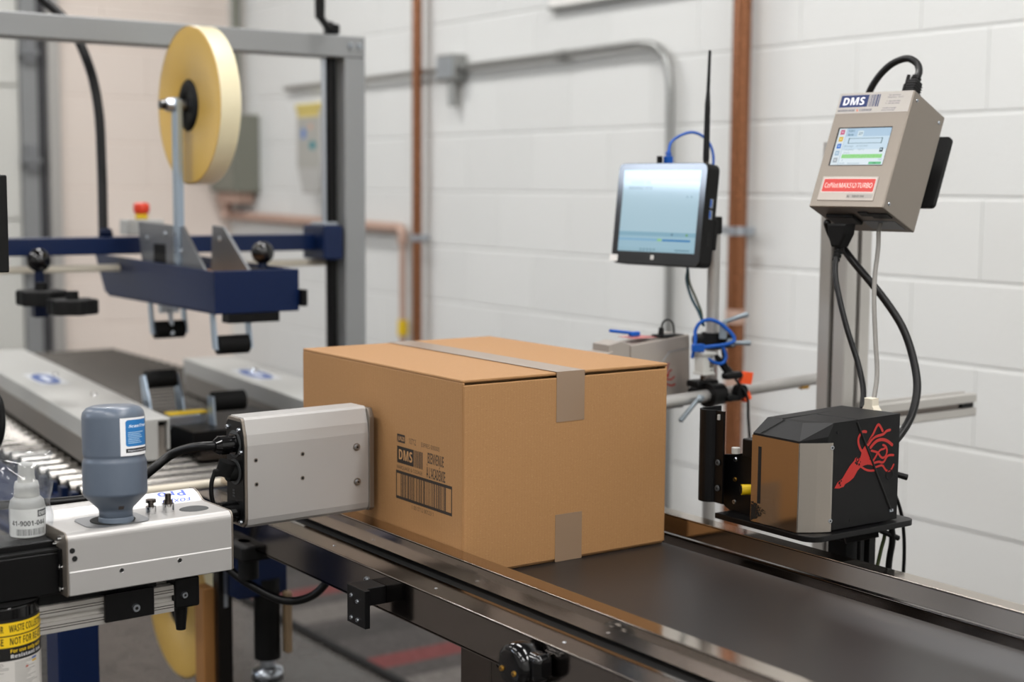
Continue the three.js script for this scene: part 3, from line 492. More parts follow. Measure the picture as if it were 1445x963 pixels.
// ================================================================== INK CONTROLLER with bottle
{
  const t = thing('ink_controller', 'silver brushed metal ink supply box holding the inverted ink bottle', 'printer', [-0.1154, 0.875, 0.3977], [0, 92.38, 0]);
  const a = 0.1055, f = 0.0457, b = -0.0367, T = 0.0368;
  const prof = [[f, b + 0.002], [f, T - 0.009]];
  for (let k = 1; k <= 6; k++) prof.push([f - 0.009 + 0.009 * Math.cos(k * 15 * D), T - 0.009 + 0.009 * Math.sin(k * 15 * D)]);
  prof.push([-0.03, T], [-0.036, T + 0.001], [-0.05, T + 0.0085], [-0.06, T + 0.011], [-0.072, T + 0.0095], [-0.078, T + 0.002], [-0.078, b], [f - 0.002, b]);
  part(t, 'case', ext(prof, 'x', -a + 0.002, a - 0.002, 0.0003), M.alu);
  part(t, 'front_panel', ext([[f, b], [f + 0.0012, b + 0.001], [f + 0.0012, b + 0.0275], [f, b + 0.0287]], 'x', -a + 0.003, a - 0.003), M.alu, 'lower front panel');
  part(t, 'end_cap', ext(prof.map(([z, y]) => [z * 1.02, y * 1.02]), 'x', -a, -a + 0.002, 0.0003), M.inox);
  part(t, 'end_cap', ext(prof.map(([z, y]) => [z * 1.015, y * 1.015]), 'x', a - 0.002, a, 0.0003), M.inox);
  for (const [x, y] of [[-0.0985, 0.0166], [-0.0958, 0.0069]]) part(t, 'vent_hole', cyl([x, y, f - 0.001], [x, y, f + 0.0004], 0.0033, 0.0033, 20), M.dark);
  for (const [x, y] of [[-0.04, -0.0151], [0.0336, -0.0142]]) { const h = part(t, 'threaded_hole', cyl([x, y, f + 0.0008], [x, y, f + 0.0016], 0.0028, 0.0028, 20), M.dark); part(h, 'hole_rim', new THREE.TorusGeometry(0.0028, 0.0004, 8, 24).translate(x, y, f + 0.0014), M.chrome); }
  const ring = part(t, 'bottle_well', [ext(rrect(0.078, 0.062, 0.018), 'y', 0.0, 0.001).translate(-0.0345, T, 0.0075)], M.plateGrey, 'grey well plate around the bottle neck');
  part(ring, 'well_opening', lathe([[0, 0], [0.0255, 0], [0.0265, 0.0008], [0, 0.0008]], -0.0345, T + 0.001, 0.0105, 40), M.dark);
  const k1 = part(t, 'thumb_valve', [cyl([0.0185, T, 0], [0.0185, T + 0.009, 0], 0.0065, 0.0065, 24)], M.chrome); part(k1, 'plunger', [cyl([0.0185, T + 0.009, 0], [0.0185, T + 0.014, 0], 0.0035), cyl([0.0185, T + 0.014, 0], [0.0185, T + 0.0175, 0], 0.0062, 0.0062, 24)], M.steelDark);
  const k2 = part(t, 'push_valve', [cyl([0.0405, T, 0.001], [0.0405, T + 0.01, 0.001], 0.0075, 0.0075, 28)], M.chrome); part(k2, 'plunger', [cyl([0.0405, T + 0.01, 0.001], [0.0405, T + 0.0145, 0.001], 0.0055, 0.0055, 6), cyl([0.0405, T + 0.0145, 0.001], [0.0405, T + 0.022, 0.001], 0.0038)], M.steelDark);
  part(t, 'blanking_plug', lathe([[0, 0.0028], [0.006, 0.0022], [0.014, 0.0016], [0.018, 0.0006], [0.0185, 0]], 0, 0, 0, 40).scale(1, 1, 0.85).translate(0.0725, T, 0.006), M.rubberGrey, 'dark grey oval plug');
  const tex = canvas(768, 256, (x, w, h) => {
    x.fillStyle = '#b4b4b2'; x.fillRect(0, 0, w, h); x.translate(w, h); x.rotate(Math.PI); x.fillStyle = '#1f3f9e';
    x.font = 'italic bold 88px sans-serif'; x.fillText('FOXJET', 60, 96, 250); x.font = 'bold 18px sans-serif'; x.fillText('TM', 318, 52);
    x.font = 'bold 150px sans-serif'; x.fillText('Pro', 70, 250); x.beginPath(); x.lineWidth = 26; x.strokeStyle = '#3b58b5'; x.arc(610, 150, 56, 0.4, 5.2); x.stroke();
  });
  part(t, 'brand_plate', new THREE.PlaneGeometry(0.125, 0.0265).rotateX(-Math.PI / 2 + 0.47).translate(0.038, T + 0.0062, -0.0445), printed(tex, 0.35, 0.2), 'label plate with upside-down lettering');
  for (const [y, z] of [[0.029, 0.028], [0.02, 0.012], [-0.004, 0.03], [-0.03, 0.03]]) screw(t, [-a, y, z], [-1, 0, 0], 0.0034, 0.004, M.chrome);
  for (const [y, z, m] of [[0.004, 0.012, M.chrome], [-0.006, 0.02, M.brass], [0.012, -0.004, M.chrome]]) part(t, 'air_fitting', [cyl([-a, y, z], [-a - 0.008, y, z], 0.0048, 0.0048, 6), cyl([-a - 0.008, y, z], [-a - 0.014, y, z], 0.0034)], m);
  part(t, 'side_recess', bx(0.004, 0.05, 0.05, -a - 0.001, -0.008, 0.008), M.black);
  screw(t, [a, 0.028, 0.034], [1, 0, 0], 0.0034, 0.004, M.chrome);
}
{
  // inverted bottle, base upwards, neck in the well
  const t = thing('ink_bottle', 'blue grey ink bottle standing upside down in the silver supply box', 'bottle', [-0.098, 0.9125, 0.4297], [-1, 0, 4]);
  part(t, 'body', lathe([[0.0, 0.0], [0.0195, 0.0], [0.0195, 0.012], [0.0205, 0.016], [0.0365, 0.032], [0.0375, 0.036], [0.0375, 0.0705], [0.0366, 0.074], [0.0355, 0.0765], [0.0355, 0.079], [0.0368, 0.082], [0.0368, 0.124], [0.0355, 0.131], [0.031, 0.136], [0.024, 0.1385], [0.014, 0.1375], [0, 0.1365]], 0, 0, 0, 72), M.bottle);
  part(t, 'neck', lathe([[0, -0.006], [0.0195, -0.006], [0.0205, -0.004], [0.0205, 0.005], [0.0198, 0.006], [0, 0.006]], 0, 0, 0, 48), M.bottleNeck);
  const tex = canvas(256, 384, (x, w, h) => {
    x.fillStyle = '#e9eaec'; x.fillRect(0, 0, w, h); x.fillStyle = '#1f73b5'; x.beginPath(); x.roundRect(40, 22, 240, 270, 26); x.fill();
    x.fillStyle = '#eef4fa'; x.font = 'italic bold 40px serif'; x.fillText('ScanTrue', 62, 100);
    for (let k = 0; k < 7; k++) { x.fillStyle = 'rgba(235,244,250,0.75)'; x.fillRect(58, 146 + k * 18, 150 - (k * 37) % 50, 6); }
    x.fillStyle = '#15161c'; x.fillRect(40, 312, 216, 42); x.fillStyle = '#cfd2d8'; x.font = 'bold 24px sans-serif'; x.fillText('Replacement ink', 54, 342);
  });
  const wrap = (r, y0, y1, a0, a1, tx, nm, lb) => part(t, nm, new THREE.CylinderGeometry(r, r, y1 - y0, 32, 1, true, a0, a1 - a0).translate(0, (y0 + y1) / 2, 0), printed(tx, 0.4), lb);
  wrap(0.03695, 0.0805, 0.125, 1.42, 2.55, tex, 'label', 'white and blue label');
  wrap(0.03695, 0.083, 0.124, -1.15, -0.72, canvas(64, 128, (x, w, h) => { x.fillStyle = '#e6e8ea'; x.fillRect(0, 0, w, h); x.fillStyle = '#333'; for (let k = 0; k < 6; k++) x.fillRect(8, 14 + k * 18, 40, 4); }), 'rear_label', 'back label edge');
  part(t, 'stain', new THREE.CylinderGeometry(0.0275, 0.0225, 0.0085, 12, 1, true, 1.35, 0.28).translate(0, 0.0205, 0), std(0x3f3835, 0.7), 'dark stain on the shoulder');
}
{
  const t = thing('mounting_rail', 'slotted aluminium rail carrying the ink supply box', 'rail', [-0.118, 0.806, 0.358], [0, 2.4, 0]);
  const h = 0.0165, s = 0.004;
  part(t, 'profile', ext([[-h, -h], [-s, -h], [-s, -h + 0.006], [s, -h + 0.006], [s, -h], [h, -h], [h, -s], [h - 0.006, -s], [h - 0.006, s], [h, s], [h, h], [s, h], [s, h - 0.006], [-s, h - 0.006], [-s, h], [-h, h], [-h, s], [-h + 0.006, s], [-h + 0.006, -s], [-h, -s]], 'z', 0, 0.32, 0.0004), M.extrusion);
  for (const y of [-0.011, -0.008, 0.008, 0.011]) part(t, 'groove', bx(0.0004, 0.0008, 0.318, 0.0166, y, 0.16), M.steelDark);
  const p = part(t, 'clamp_plate', bb(0.0165, 0.022, -0.0145, 0.02, 0.028, 0.09, 0.0012), M.anod, 'black clamp plate');
  screw(p, [0.022, -0.002, 0.052], [1, 0, 0], 0.0055, 0.003, M.zinc);
  const e = part(t, 'end_block', [bb(-0.02, 0.02, -0.014, 0.024, -0.033, -0.0005, 0.003), cyl([0.0, -0.01, -0.016], [0.0, -0.046, -0.016], 0.009, 0.006)], M.black, 'black end block with lever');
  screw(e, [0.02, 0.003, -0.012], [1, 0, 0], 0.0045, 0.003, M.zinc);
  part(t, 'support_arm', [bb(-0.02, 0.01, 0.0165, 0.028, 0.02, 0.3)], M.black);
}
// things at the left edge of the picture
{
  const t = thing('support_block', 'black metal block arm at the left end of the ink supply box', 'bracket', [-0.105, 0.838, 0.498], [0, 2.4, 0]);
  part(t, 'block', bb(-0.05, 0.02, 0, 0.05, 0, 0.16, 0.002), M.anod);
  part(t, 'top_rail', [bb(-0.05, 0.008, 0.05, 0.062, 0.006, 0.16, 0.002)], M.anod);
  part(t, 'side_lip', bb(0.008, 0.02, 0.05, 0.054, 0.0, 0.16, 0.001), M.blackMatte);
  screw(t, [0.02, 0.04, 0.004], [1, 0, 0], 0.003, 0.002, M.steelDark);
}
{
  const t = thing('waste_bottle', 'black round waste ink bottle with a yellow warning label at the left edge', 'bottle', [-0.115, 0.70, 0.566]);
  part(t, 'body', lathe([[0, 0], [0.043, 0], [0.046, 0.004], [0.046, 0.132], [0.044, 0.137], [0.0, 0.138]], 0, 0, 0, 64), M.blackGloss);
  part(t, 'lid', lathe([[0, 0.136], [0.047, 0.136], [0.047, 0.137], [0.0, 0.1385]], 0, 0, 0, 64), M.blackMatte);
  const tex = canvas(1024, 512, (x, w, h) => {
    x.fillStyle = '#0c0c0c'; x.fillRect(0, 0, w, h); x.fillStyle = '#e2bd16'; x.fillRect(0, 20, w, 84); x.fillRect(0, 112, w, 74);
    x.fillStyle = '#141208'; x.font = 'bold 66px sans-serif';
    for (const o of [176, 427, 678]) { x.fillText('WASTE COLLECTOR', o, 84, 225); x.fillText('NOT FOR RE-USE', o, 170, 225); }
    x.font = 'bold 34px sans-serif'; x.fillStyle = '#e2bd16'; x.fillText('For use only with', 680, 224, 200); x.fillStyle = '#cfcfcf'; x.fillText('Resistant ink', 680, 260, 200);
    x.fillStyle = '#c3c0bb'; x.fillRect(0, 276, w, 236);
    for (let c = 0; c < 6; c++) for (let k = 0; k < 20; k++) { x.fillStyle = 'rgba(40,40,40,0.55)'; x.fillRect(20 + c * 170, 290 + k * 10.6, 60 + rnd() * 84, 3); }
    x.fillStyle = '#a3402c'; x.fillRect(760, 330, 14, 12); x.fillStyle = '#35508f'; x.fillRect(800, 286, 34, 12); x.fillStyle = '#c89b24'; x.fillRect(800, 306, 34, 12);
    for (let k = 0; k < 46; k++) { x.fillStyle = 'rgba(10,8,8,0.85)'; x.beginPath(); x.ellipse(470 + rnd() * 180, 410 + rnd() * 80, 3 + rnd() * 16, 2 + rnd() * 9, rnd() * 3, 0, 7); x.fill(); }
    for (let k = 0; k < 9; k++) { x.beginPath(); x.ellipse(410 + rnd() * 16, 290 + k * 6, 3 + rnd() * 6, 8, 0.3, 0, 7); x.fill(); }
  });
  part(t, 'label', new THREE.CylinderGeometry(0.0464, 0.0464, 0.088, 64, 1, true, -1.9, 5.2).translate(0, 0.077, 0), printed(tex, 0.4), 'yellow and white waste ink label');
  part(t, 'hanger', [bx(0.05, 0.01, 0.05, 0, 0.1425, 0, 0.002)], M.anod);
}
{
  const t = thing('dropper_bottle', 'small translucent white bottle with a nozzle cap inside a clear bag', 'bottle', [-0.136, 0.9002, 0.523]);
  part(t, 'body', lathe([[0, 0], [0.0195, 0], [0.0205, 0.002], [0.0205, 0.034], [0.019, 0.042], [0.0145, 0.047], [0.0, 0.047]], 0, 0, 0, 48), M.clearPlastic);
  part(t, 'collar', lathe([[0.0135, 0.046], [0.0145, 0.046], [0.0148, 0.05], [0.0138, 0.051], [0.0146, 0.053], [0.0136, 0.055], [0.0144, 0.057], [0.013, 0.064], [0.0, 0.064]], 0, 0, 0, 40), M.clearPlastic);
  part(t, 'nozzle_cap', lathe([[0.0105, 0.063], [0.0095, 0.07], [0.0088, 0.083], [0.0075, 0.086], [0, 0.0865]], 0, 0, 0, 32), M.clearPlastic);
  const tex = canvas(512, 256, (x, w, h) => {
    x.fillStyle = '#d9d8d3'; x.fillRect(0, 0, w, h); x.fillStyle = '#2b2b2b'; x.fillRect(300, 14, 150, 62); x.fillStyle = '#d9d8d3'; x.font = 'bold 50px sans-serif'; x.fillText('DMS', 312, 64);
    x.fillStyle = '#0c0c0c'; x.font = 'bold 62px sans-serif'; x.fillText('41-9001-044', 40, 150, 380); for (let k = 0; k < 30; k++) x.fillRect(90 + k * 10, 180, 2 + (k * 7) % 5, 60);
  });
  part(t, 'label', new THREE.CylinderGeometry(0.0208, 0.0208, 0.033, 40, 1, true, 0.1, 3.0).translate(0, 0.018, 0), printed(tex, 0.5), 'white label with a product code');
}
{
  // a clear pouch: two wavy sheets sealed along the edges
  const t = thing('plastic_bag', 'clear plastic bag around the small dropper bottle', 'bag', [-0.14, 0.9005, 0.537], [0, 62, 0]);
  const sheet = s => { const g = new THREE.PlaneGeometry(0.086, 0.1, 28, 32), p = g.attributes.position; for (let i = 0; i < p.count; i++) { const u = p.getX(i) / 0.043, v = p.getY(i) / 0.05; const e = Math.max(0, 1 - u * u) * Math.max(0.05, 1 - Math.max(0, v) ** 2); p.setZ(i, s * (0.027 * Math.sqrt(e)) + 0.0016 * Math.sin(9 * u + 5 * v * s) * e + 0.001 * Math.sin(17 * v + 6 * u)); p.setX(i, p.getX(i) + 0.002 * Math.sin(8 * v)); } g.translate(0, 0.0505, 0); g.computeVertexNormals(); return g; };
  part(t, 'front_sheet', sheet(1), M.bag); part(t, 'back_sheet', sheet(-1), M.bag);
}
{
  const t = thing('black_enclosure', 'black box cut off by the left edge of the picture, upper left', 'enclosure', [-0.236, 1.204, 0.506], [0, 2, 0]);
  part(t, 'case', bb(-0.04, 0.0, 0, 0.118, 0, 0.12, 0.002), M.blackMatte);
  part(t, 'upper_module', bb(-0.035, -0.004, 0.118, 0.15, 0.010, 0.1, 0.002), M.blackMatte);
  part(t, 'seam', bb(-0.001, 0.0006, 0.1165, 0.1185, 0.008, 0.115), M.rubberGrey);
  part(t, 'bracket', bb(-0.03, -0.02, -0.36, 0.0, 0.06, 0.08), M.blackMatte);
}
solo('edge_cable', cable([[-0.14, 1.08, 0.57], [-0.127, 1.066, 0.5555], [-0.1235, 1.048, 0.553], [-0.1228, 1.032, 0.5535], [-0.127, 1.012, 0.558], [-0.14, 0.995, 0.575]], 0.0042), M.cable, 'black cable bulging into the picture at the left edge', 'cable');

// ================================================================== FAR PRINTER (black with the squid mark)
{
  const t = thing('inkjet_printer', 'black printer with a red squid mark and a steel face at the far rail', 'printer', [0, 0, 0]);
  const yb = 0.8625, ye = 0.983, yt = 1.0085, xl = 0.157, xr = 0.2625, zf = -0.3675, zb = -0.54;
  const pts = [[xl, yb, zf], [0.2425, yb, zf], [xr, yb, -0.4], [xr, yb, zb], [xl, yb, zb], [xl, ye, zf], [0.2425, ye, zf], [xr, ye + 0.006, -0.4], [xr, yt, zb], [xl, yt - 0.002, zb], [xl, 1.002, -0.394], [0.222, 1.003, -0.394], [xr, 1.0065, -0.41]];
  const body = new ConvexGeometry(pts.map(V));
  { const p = body.attributes.position, n = body.attributes.normal, uv = []; for (let i = 0; i < p.count; i++) { const ax = Math.abs(n.getX(i)), ay = Math.abs(n.getY(i)); uv.push(...(ax > 0.6 ? [p.getZ(i) * 10, p.getY(i) * 10] : ay > 0.6 ? [p.getX(i) * 10, p.getZ(i) * 10] : [p.getX(i) * 10, p.getY(i) * 10])); } body.setAttribute('uv', new THREE.Float32BufferAttribute(uv, 2)); }
  part(t, 'body', body, M.plastic);
  // lid joints
  part(t, 'lid_seam', [cyl([0.185, 1.0036, -0.394], [0.185, 1.0065, zb], 0.0006, 0.0006, 6), cyl([0.19, 1.0052, -0.455], [xr, 1.0072, -0.455], 0.0006, 0.0006, 6), cyl([0.171, 0.984, -0.367], [0.19, 1.003, -0.393], 0.0006, 0.0006, 6)], M.dark);
  // steel face plate folded round the chamfer
  const fold = [[0.1565, zf + 0.0002], [0.2425, zf + 0.0002], [0.256, -0.389], [0.2632, -0.4045], [0.2632, -0.4065], [0.2545, -0.3885], [0.242, zf - 0.0012], [0.1565, zf - 0.0012]];
  part(t, 'face_plate', ext(fold.map(([x, z]) => [x + 0.0002, z + 0.0012]), 'y', yb - 0.001, 0.9805), M.mirror, 'polished steel face plate');
  part(t, 'corner_guard', ext([[0.2440, -0.3673], [0.2562, -0.3868], [0.2648, -0.4045], [0.2648, -0.4075], [0.2640, -0.4075], [0.2640, -0.4046], [0.2555, -0.387], [0.2434, -0.3677]], 'y', yb - 0.0005, 0.9808), std(0x98928a, 0.42, 0.6, { roughnessMap: rep(brushed, 3, 12) }), 'brushed steel corner guard');
  part(t, 'nozzle_slot', bb(0.169, 0.1748, 0.888, 0.966, zf, zf + 0.0017), M.dark, 'black nozzle slot');
  {
    const sm = canvas(512, 512, (x, w, h) => { x.fillStyle = '#000'; x.fillRect(0, 0, w, h); x.fillStyle = '#fff'; for (let k = 0; k < 90; k++) { const u = Math.pow(rnd(), 2.2), v = rnd(); x.beginPath(); x.ellipse(10 + u * 330, 250 + (v - 0.4) * 330 * (1 - 0.8 * u), 5 + rnd() * 46 * (1 - u), 4 + rnd() * 30 * (1 - u), 0.4, 0, 7); x.fill(); } for (let k = 0; k < 40; k++) { const a = rnd() * 300; x.fillRect(a, 210 + rnd() * 100, 3 + rnd() * 6, (40 + rnd() * 160) * (1 - a / 330)); } });
    sm.colorSpace = THREE.NoColorSpace;
    part(t, 'ink_smear', plane(0.042, 0.04, 0.1785, 0.878, zf + 0.0018), std(0x060504, 0.6, 0, { alphaMap: sm, alphaTest: 0.5 }), 'dried black ink smear');
  }
  for (const y of [0.9745, 0.8765]) screw(t, [0.2648, y, -0.4055], [0.9, 0, 0.43], 0.003, 0.0012, M.zinc);
  // squid mark on the flat side
  const W = 900, H = 940;
  const logo = canvas(W, H, (x, w, h) => {
    x.fillStyle = '#000'; x.fillRect(0, 0, w, h);
    const P = (px, py) => { const u = (px - 595) / 430; return [u * W, (py - (215 - 85 * u)) / ((865 - 125 * u) - (215 - 85 * u)) * H]; };
    const path = a => { x.beginPath(); a.forEach((p, i) => { const q = P(...p); i ? x.lineTo(...q) : x.moveTo(...q); }); };
    const smooth = a => { x.beginPath(); const q = a.map(p => P(...p)); x.moveTo(...q[0]); for (let i = 1; i < q.length - 1; i++) x.quadraticCurveTo(...q[i], (q[i][0] + q[i + 1][0]) / 2, (q[i][1] + q[i + 1][1]) / 2); x.lineTo(...q[q.length - 1]); };
    x.fillStyle = x.strokeStyle = '#fff'; x.lineJoin = x.lineCap = 'round';
    const Q = a => a.map(([X, Y]) => [590.8 + 0.5456 * X, 131.3 + 0.5456 * Y]);
    path(Q([[65, 880], [100, 810], [150, 765], [190, 690], [235, 610], [278, 555], [290, 525], [315, 510], [345, 520], [358, 480], [362, 440], [400, 372], [420, 365], [445, 430], [470, 500], [500, 560], [505, 592], [470, 580], [430, 582], [395, 595], [365, 610], [345, 630], [320, 660], [280, 740], [230, 790], [185, 820], [170, 850], [120, 875]])); x.fill();
    const arm = (a, wd) => { smooth(Q(a)); x.lineWidth = wd * 0.94; x.stroke(); };
    arm([[405, 225], [375, 218], [345, 250], [318, 300], [320, 360], [345, 420], [375, 450]], 26);
    arm([[425, 370], [450, 310], [490, 240], [520, 165], [548, 125], [575, 160], [598, 198]], 25);
    arm([[440, 365], [475, 310], [520, 265], [580, 245], [615, 230], [640, 195], [685, 180]], 25);
    arm([[465, 390], [500, 340], [550, 300], [610, 290], [660, 300], [715, 338]], 30);
    arm([[475, 425], [510, 428], [555, 440], [580, 480], [615, 495], [650, 460], [660, 400], [640, 358], [608, 350]], 21);
    arm([[640, 370], [625, 392], [580, 402], [553, 440]], 19);
    arm([[498, 535], [530, 480], [548, 440]], 22);
    arm([[505, 560], [560, 532], [600, 545], [630, 530], [655, 470], [690, 450], [735, 448]], 22);
    arm([[520, 605], [570, 582], [612, 568], [640, 612], [670, 632], [715, 610], [742, 550]], 20);
    arm([[345, 600], [390, 632], [450, 648], [512, 638]], 20);
    x.fillStyle = x.strokeStyle = '#000'; const dot = (X, Y, r) => { const q = P(...Q([[X, Y]])[0]); x.beginPath(); x.arc(q[0], q[1], r * 1.12, 0, 7); x.fill(); };
    dot(318, 538, 20); x.fillStyle = '#fff'; dot(318, 538, 10); x.fillStyle = '#000'; dot(312, 582, 12); dot(338, 590, 10); dot(352, 560, 6); dot(296, 574, 9); dot(120, 815, 12); dot(140, 790, 8); dot(132, 840, 8);
    x.lineWidth = 7; for (const l of [[[440, 385], [475, 325], [515, 285], [560, 272]], [[428, 350], [455, 305], [480, 268]], [[395, 600], [440, 590], [480, 600]], [[455, 520], [475, 515]]]) { smooth(Q(l)); x.stroke(); }
  });
  logo.colorSpace = THREE.NoColorSpace;
  part(t, 'squid_mark', plane(0.135, 0.143, xr + 0.0004, 0.9365, -0.4715, Math.PI / 2), std(0xa81c14, 0.5, 0, { alphaMap: logo, alphaTest: 0.4 }), 'red squid emblem');
  part(t, 'panel_seam', [cyl([xr + 0.0002, 1.0045, -0.4535], [xr + 0.0002, 0.8755, -0.5275], 0.0017, 0.0017, 8)], M.dark, 'diagonal panel joint');
  part(t, 'latch', bb(xr - 0.001, xr + 0.0015, 0.874, 0.8775, -0.531, -0.524), M.zinc);
  part(t, 'button_dimple', lathe([[0, -0.001], [0.005, -0.0004], [0.0066, 0.0008], [0.0076, 0]], 0, 0, 0, 28).rotateZ(-Math.PI / 2).translate(xr + 0.0002, 0.926, -0.522), M.black);
  for (const [y, z] of [[0.993, -0.418], [0.872, -0.447]]) part(t, 'side_pin', cyl([xr, y, z], [xr + 0.0008, y, z], 0.0022), M.dark);
  part(t, 'rear_lever', cyl([0.205, 0.914, -0.585], [0.222, 0.906, -0.608], 0.004, 0.0045), M.black);
}
{
  const t = thing('printer_bracket', 'black steel shelf bracket under the far printer with a curved side guard', 'bracket', [0, 0, 0]);
  part(t, 'shelf', ext((() => { const p = [[0.09, -0.363]]; for (let k = 0; k <= 8; k++) p.push([0.252 + 0.022 * Math.sin(k * 11.25 * D), -0.385 + 0.022 * Math.cos(k * 11.25 * D)]); for (let k = 0; k <= 8; k++) p.push([0.258 + 0.016 * Math.cos(k * 11.25 * D), -0.553 - 0.016 * Math.sin(k * 11.25 * D)]); p.push([0.09, -0.569]); return p; })(), 'y', 0.8525, 0.8605, 0.001), M.anod);
  const up = part(t, 'side_plate', [ext([[0.074, 0.866], [0.1, 0.855], [0.175, 0.855], [0.175, 0.958], [0.132, 0.951], [0.1, 0.942], [0.074, 0.938]], 'z', -0.398, -0.392, 0.0008)], M.anod, 'black upright plate');
  for (const [x, y, m] of [[0.0985, 0.934, M.zinc], [0.0985, 0.906, M.brass], [0.098, 0.874, M.zinc]]) screw(up, [x, y, -0.392], [0, 0, 1], 0.0033, 0.0015, m);
  const g = part(t, 'guard', [ext((() => { const o = [], i = []; for (let k = 0; k <= 10; k++) { const a = k * 16 * D; o.push([0.062 - 0.016 * Math.cos(a), -0.378 + 0.016 * Math.sin(a) * 1.0]); i.push([0.062 - 0.013 * Math.cos(a), -0.378 + 0.013 * Math.sin(a)]); } return [[0.046, -0.41], ...o, [0.094, -0.372], [0.094, -0.375], ...i.reverse(), [0.049, -0.41]]; })(), 'y', 0.872, 1.003)], M.anod, 'curved black side guard');
  part(g, 'slot', bb(0.0842, 0.087, 0.9905, 0.998, -0.3745, -0.369), M.clearPlastic);
  for (const y of [0.93, 0.8935]) screw(t, [0.0855, y, -0.3705], [0, 0, 1], 0.0045, 0.0012, M.rubberGrey);
  part(t, 'sensor_block', bb(0.118, 0.16, 0.943, 0.968, -0.43, -0.385, 0.002), M.black);
  part(t, 'spacer', [cyl([0.106, 0.945, -0.385], [0.106, 0.953, -0.385], 0.006), cyl([0.118, 0.945, -0.395], [0.118, 0.952, -0.395], 0.004)], M.clearPlastic);
  part(t, 'mast', [bb(0.098, 0.134, 0.0, 0.8525, -0.632, -0.584, 0.002)], M.anod);
  const j = part(t, 'joint', [cyl([0.16, 0.817, -0.55], [0.19, 0.828, -0.585], 0.012), cyl([0.14, 0.822, -0.53], [0.16, 0.817, -0.55], 0.008)], M.black, 'ball joint clamp');
  part(j, 'joint_lever', cyl([0.19, 0.828, -0.585], [0.2, 0.812, -0.62], 0.004), M.black);
    part(t, 'strut', [bb(0.15, 0.16, 0.68, 0.8525, -0.618, -0.605), cyl([0.145, 0.68, -0.6], [0.145, 0.83, -0.6], 0.003)], M.black);
  const s = part(t, 'photo_sensor', cyl([0.134, 0.9, -0.37], [0.147, 0.9, -0.391], 0.0072, 0.0072, 24), M.yellow, 'yellow tubular sensor');
  part(s, 'sensor_lens', cyl([0.1335, 0.9, -0.3692], [0.135, 0.9, -0.372], 0.0058, 0.0058, 24), M.black);
  part(s, 'sensor_nut', new THREE.TorusGeometry(0.0098, 0.0014, 8, 24).translate(0.146, 0.9, -0.39), M.zinc);
}
// aluminium post behind
function aluPost(w, len) {
  const h = w / 2, s = 0.005, d = 0.009, c = 0.002;
  const q = [[-h + c, -h], [-s, -h], [-s, -h + d], [s, -h + d], [s, -h], [h - c, -h]], out = [];
  for (let k = 0; k < 4; k++) for (const [x, y] of q) { const a = k * Math.PI / 2; out.push([x * Math.cos(a) - y * Math.sin(a), x * Math.sin(a) + y * Math.cos(a)]); }
  return ext(out, 'z', 0, len, 0.0004);
}
{
  const t = thing('aluminium_post', 'tall slotted aluminium post behind the far printer carrying the control box', 'post', [-0.115, 0, -0.84]);
  part(t, 'profile', aluPost(0.061, 1.39).rotateX(-Math.PI / 2), M.extrusion);
  for (const [x, z, r] of [[0, 0.0225, 0], [0.0225, 0, 1]]) part(t, 'slot_strip', r ? bx(0.002, 1.38, 0.0098, x, 0.69, z) : bx(0.0098, 1.38, 0.002, x, 0.69, z), M.steelDark);
  part(t, 'foot_plate', bx(0.16, 0.012, 0.16, 0, 0.006, 0), M.steelDark);
}
{
  const t = thing('aluminium_bar', 'short horizontal aluminium bar sticking out behind the far printer', 'bar', [-0.062, 0.938, -0.845]);
  part(t, 'profile', aluPost(0.04, 0.26).rotateY(Math.PI), M.extrusion);
  part(t, 'slot_strip', bx(0.001, 0.0095, 0.258, 0.0125, 0, -0.13), M.steelDark);
  part(t, 'end_nut', bx(0.006, 0.008, 0.03, 0.014, 0, -0.24), M.dark);
}

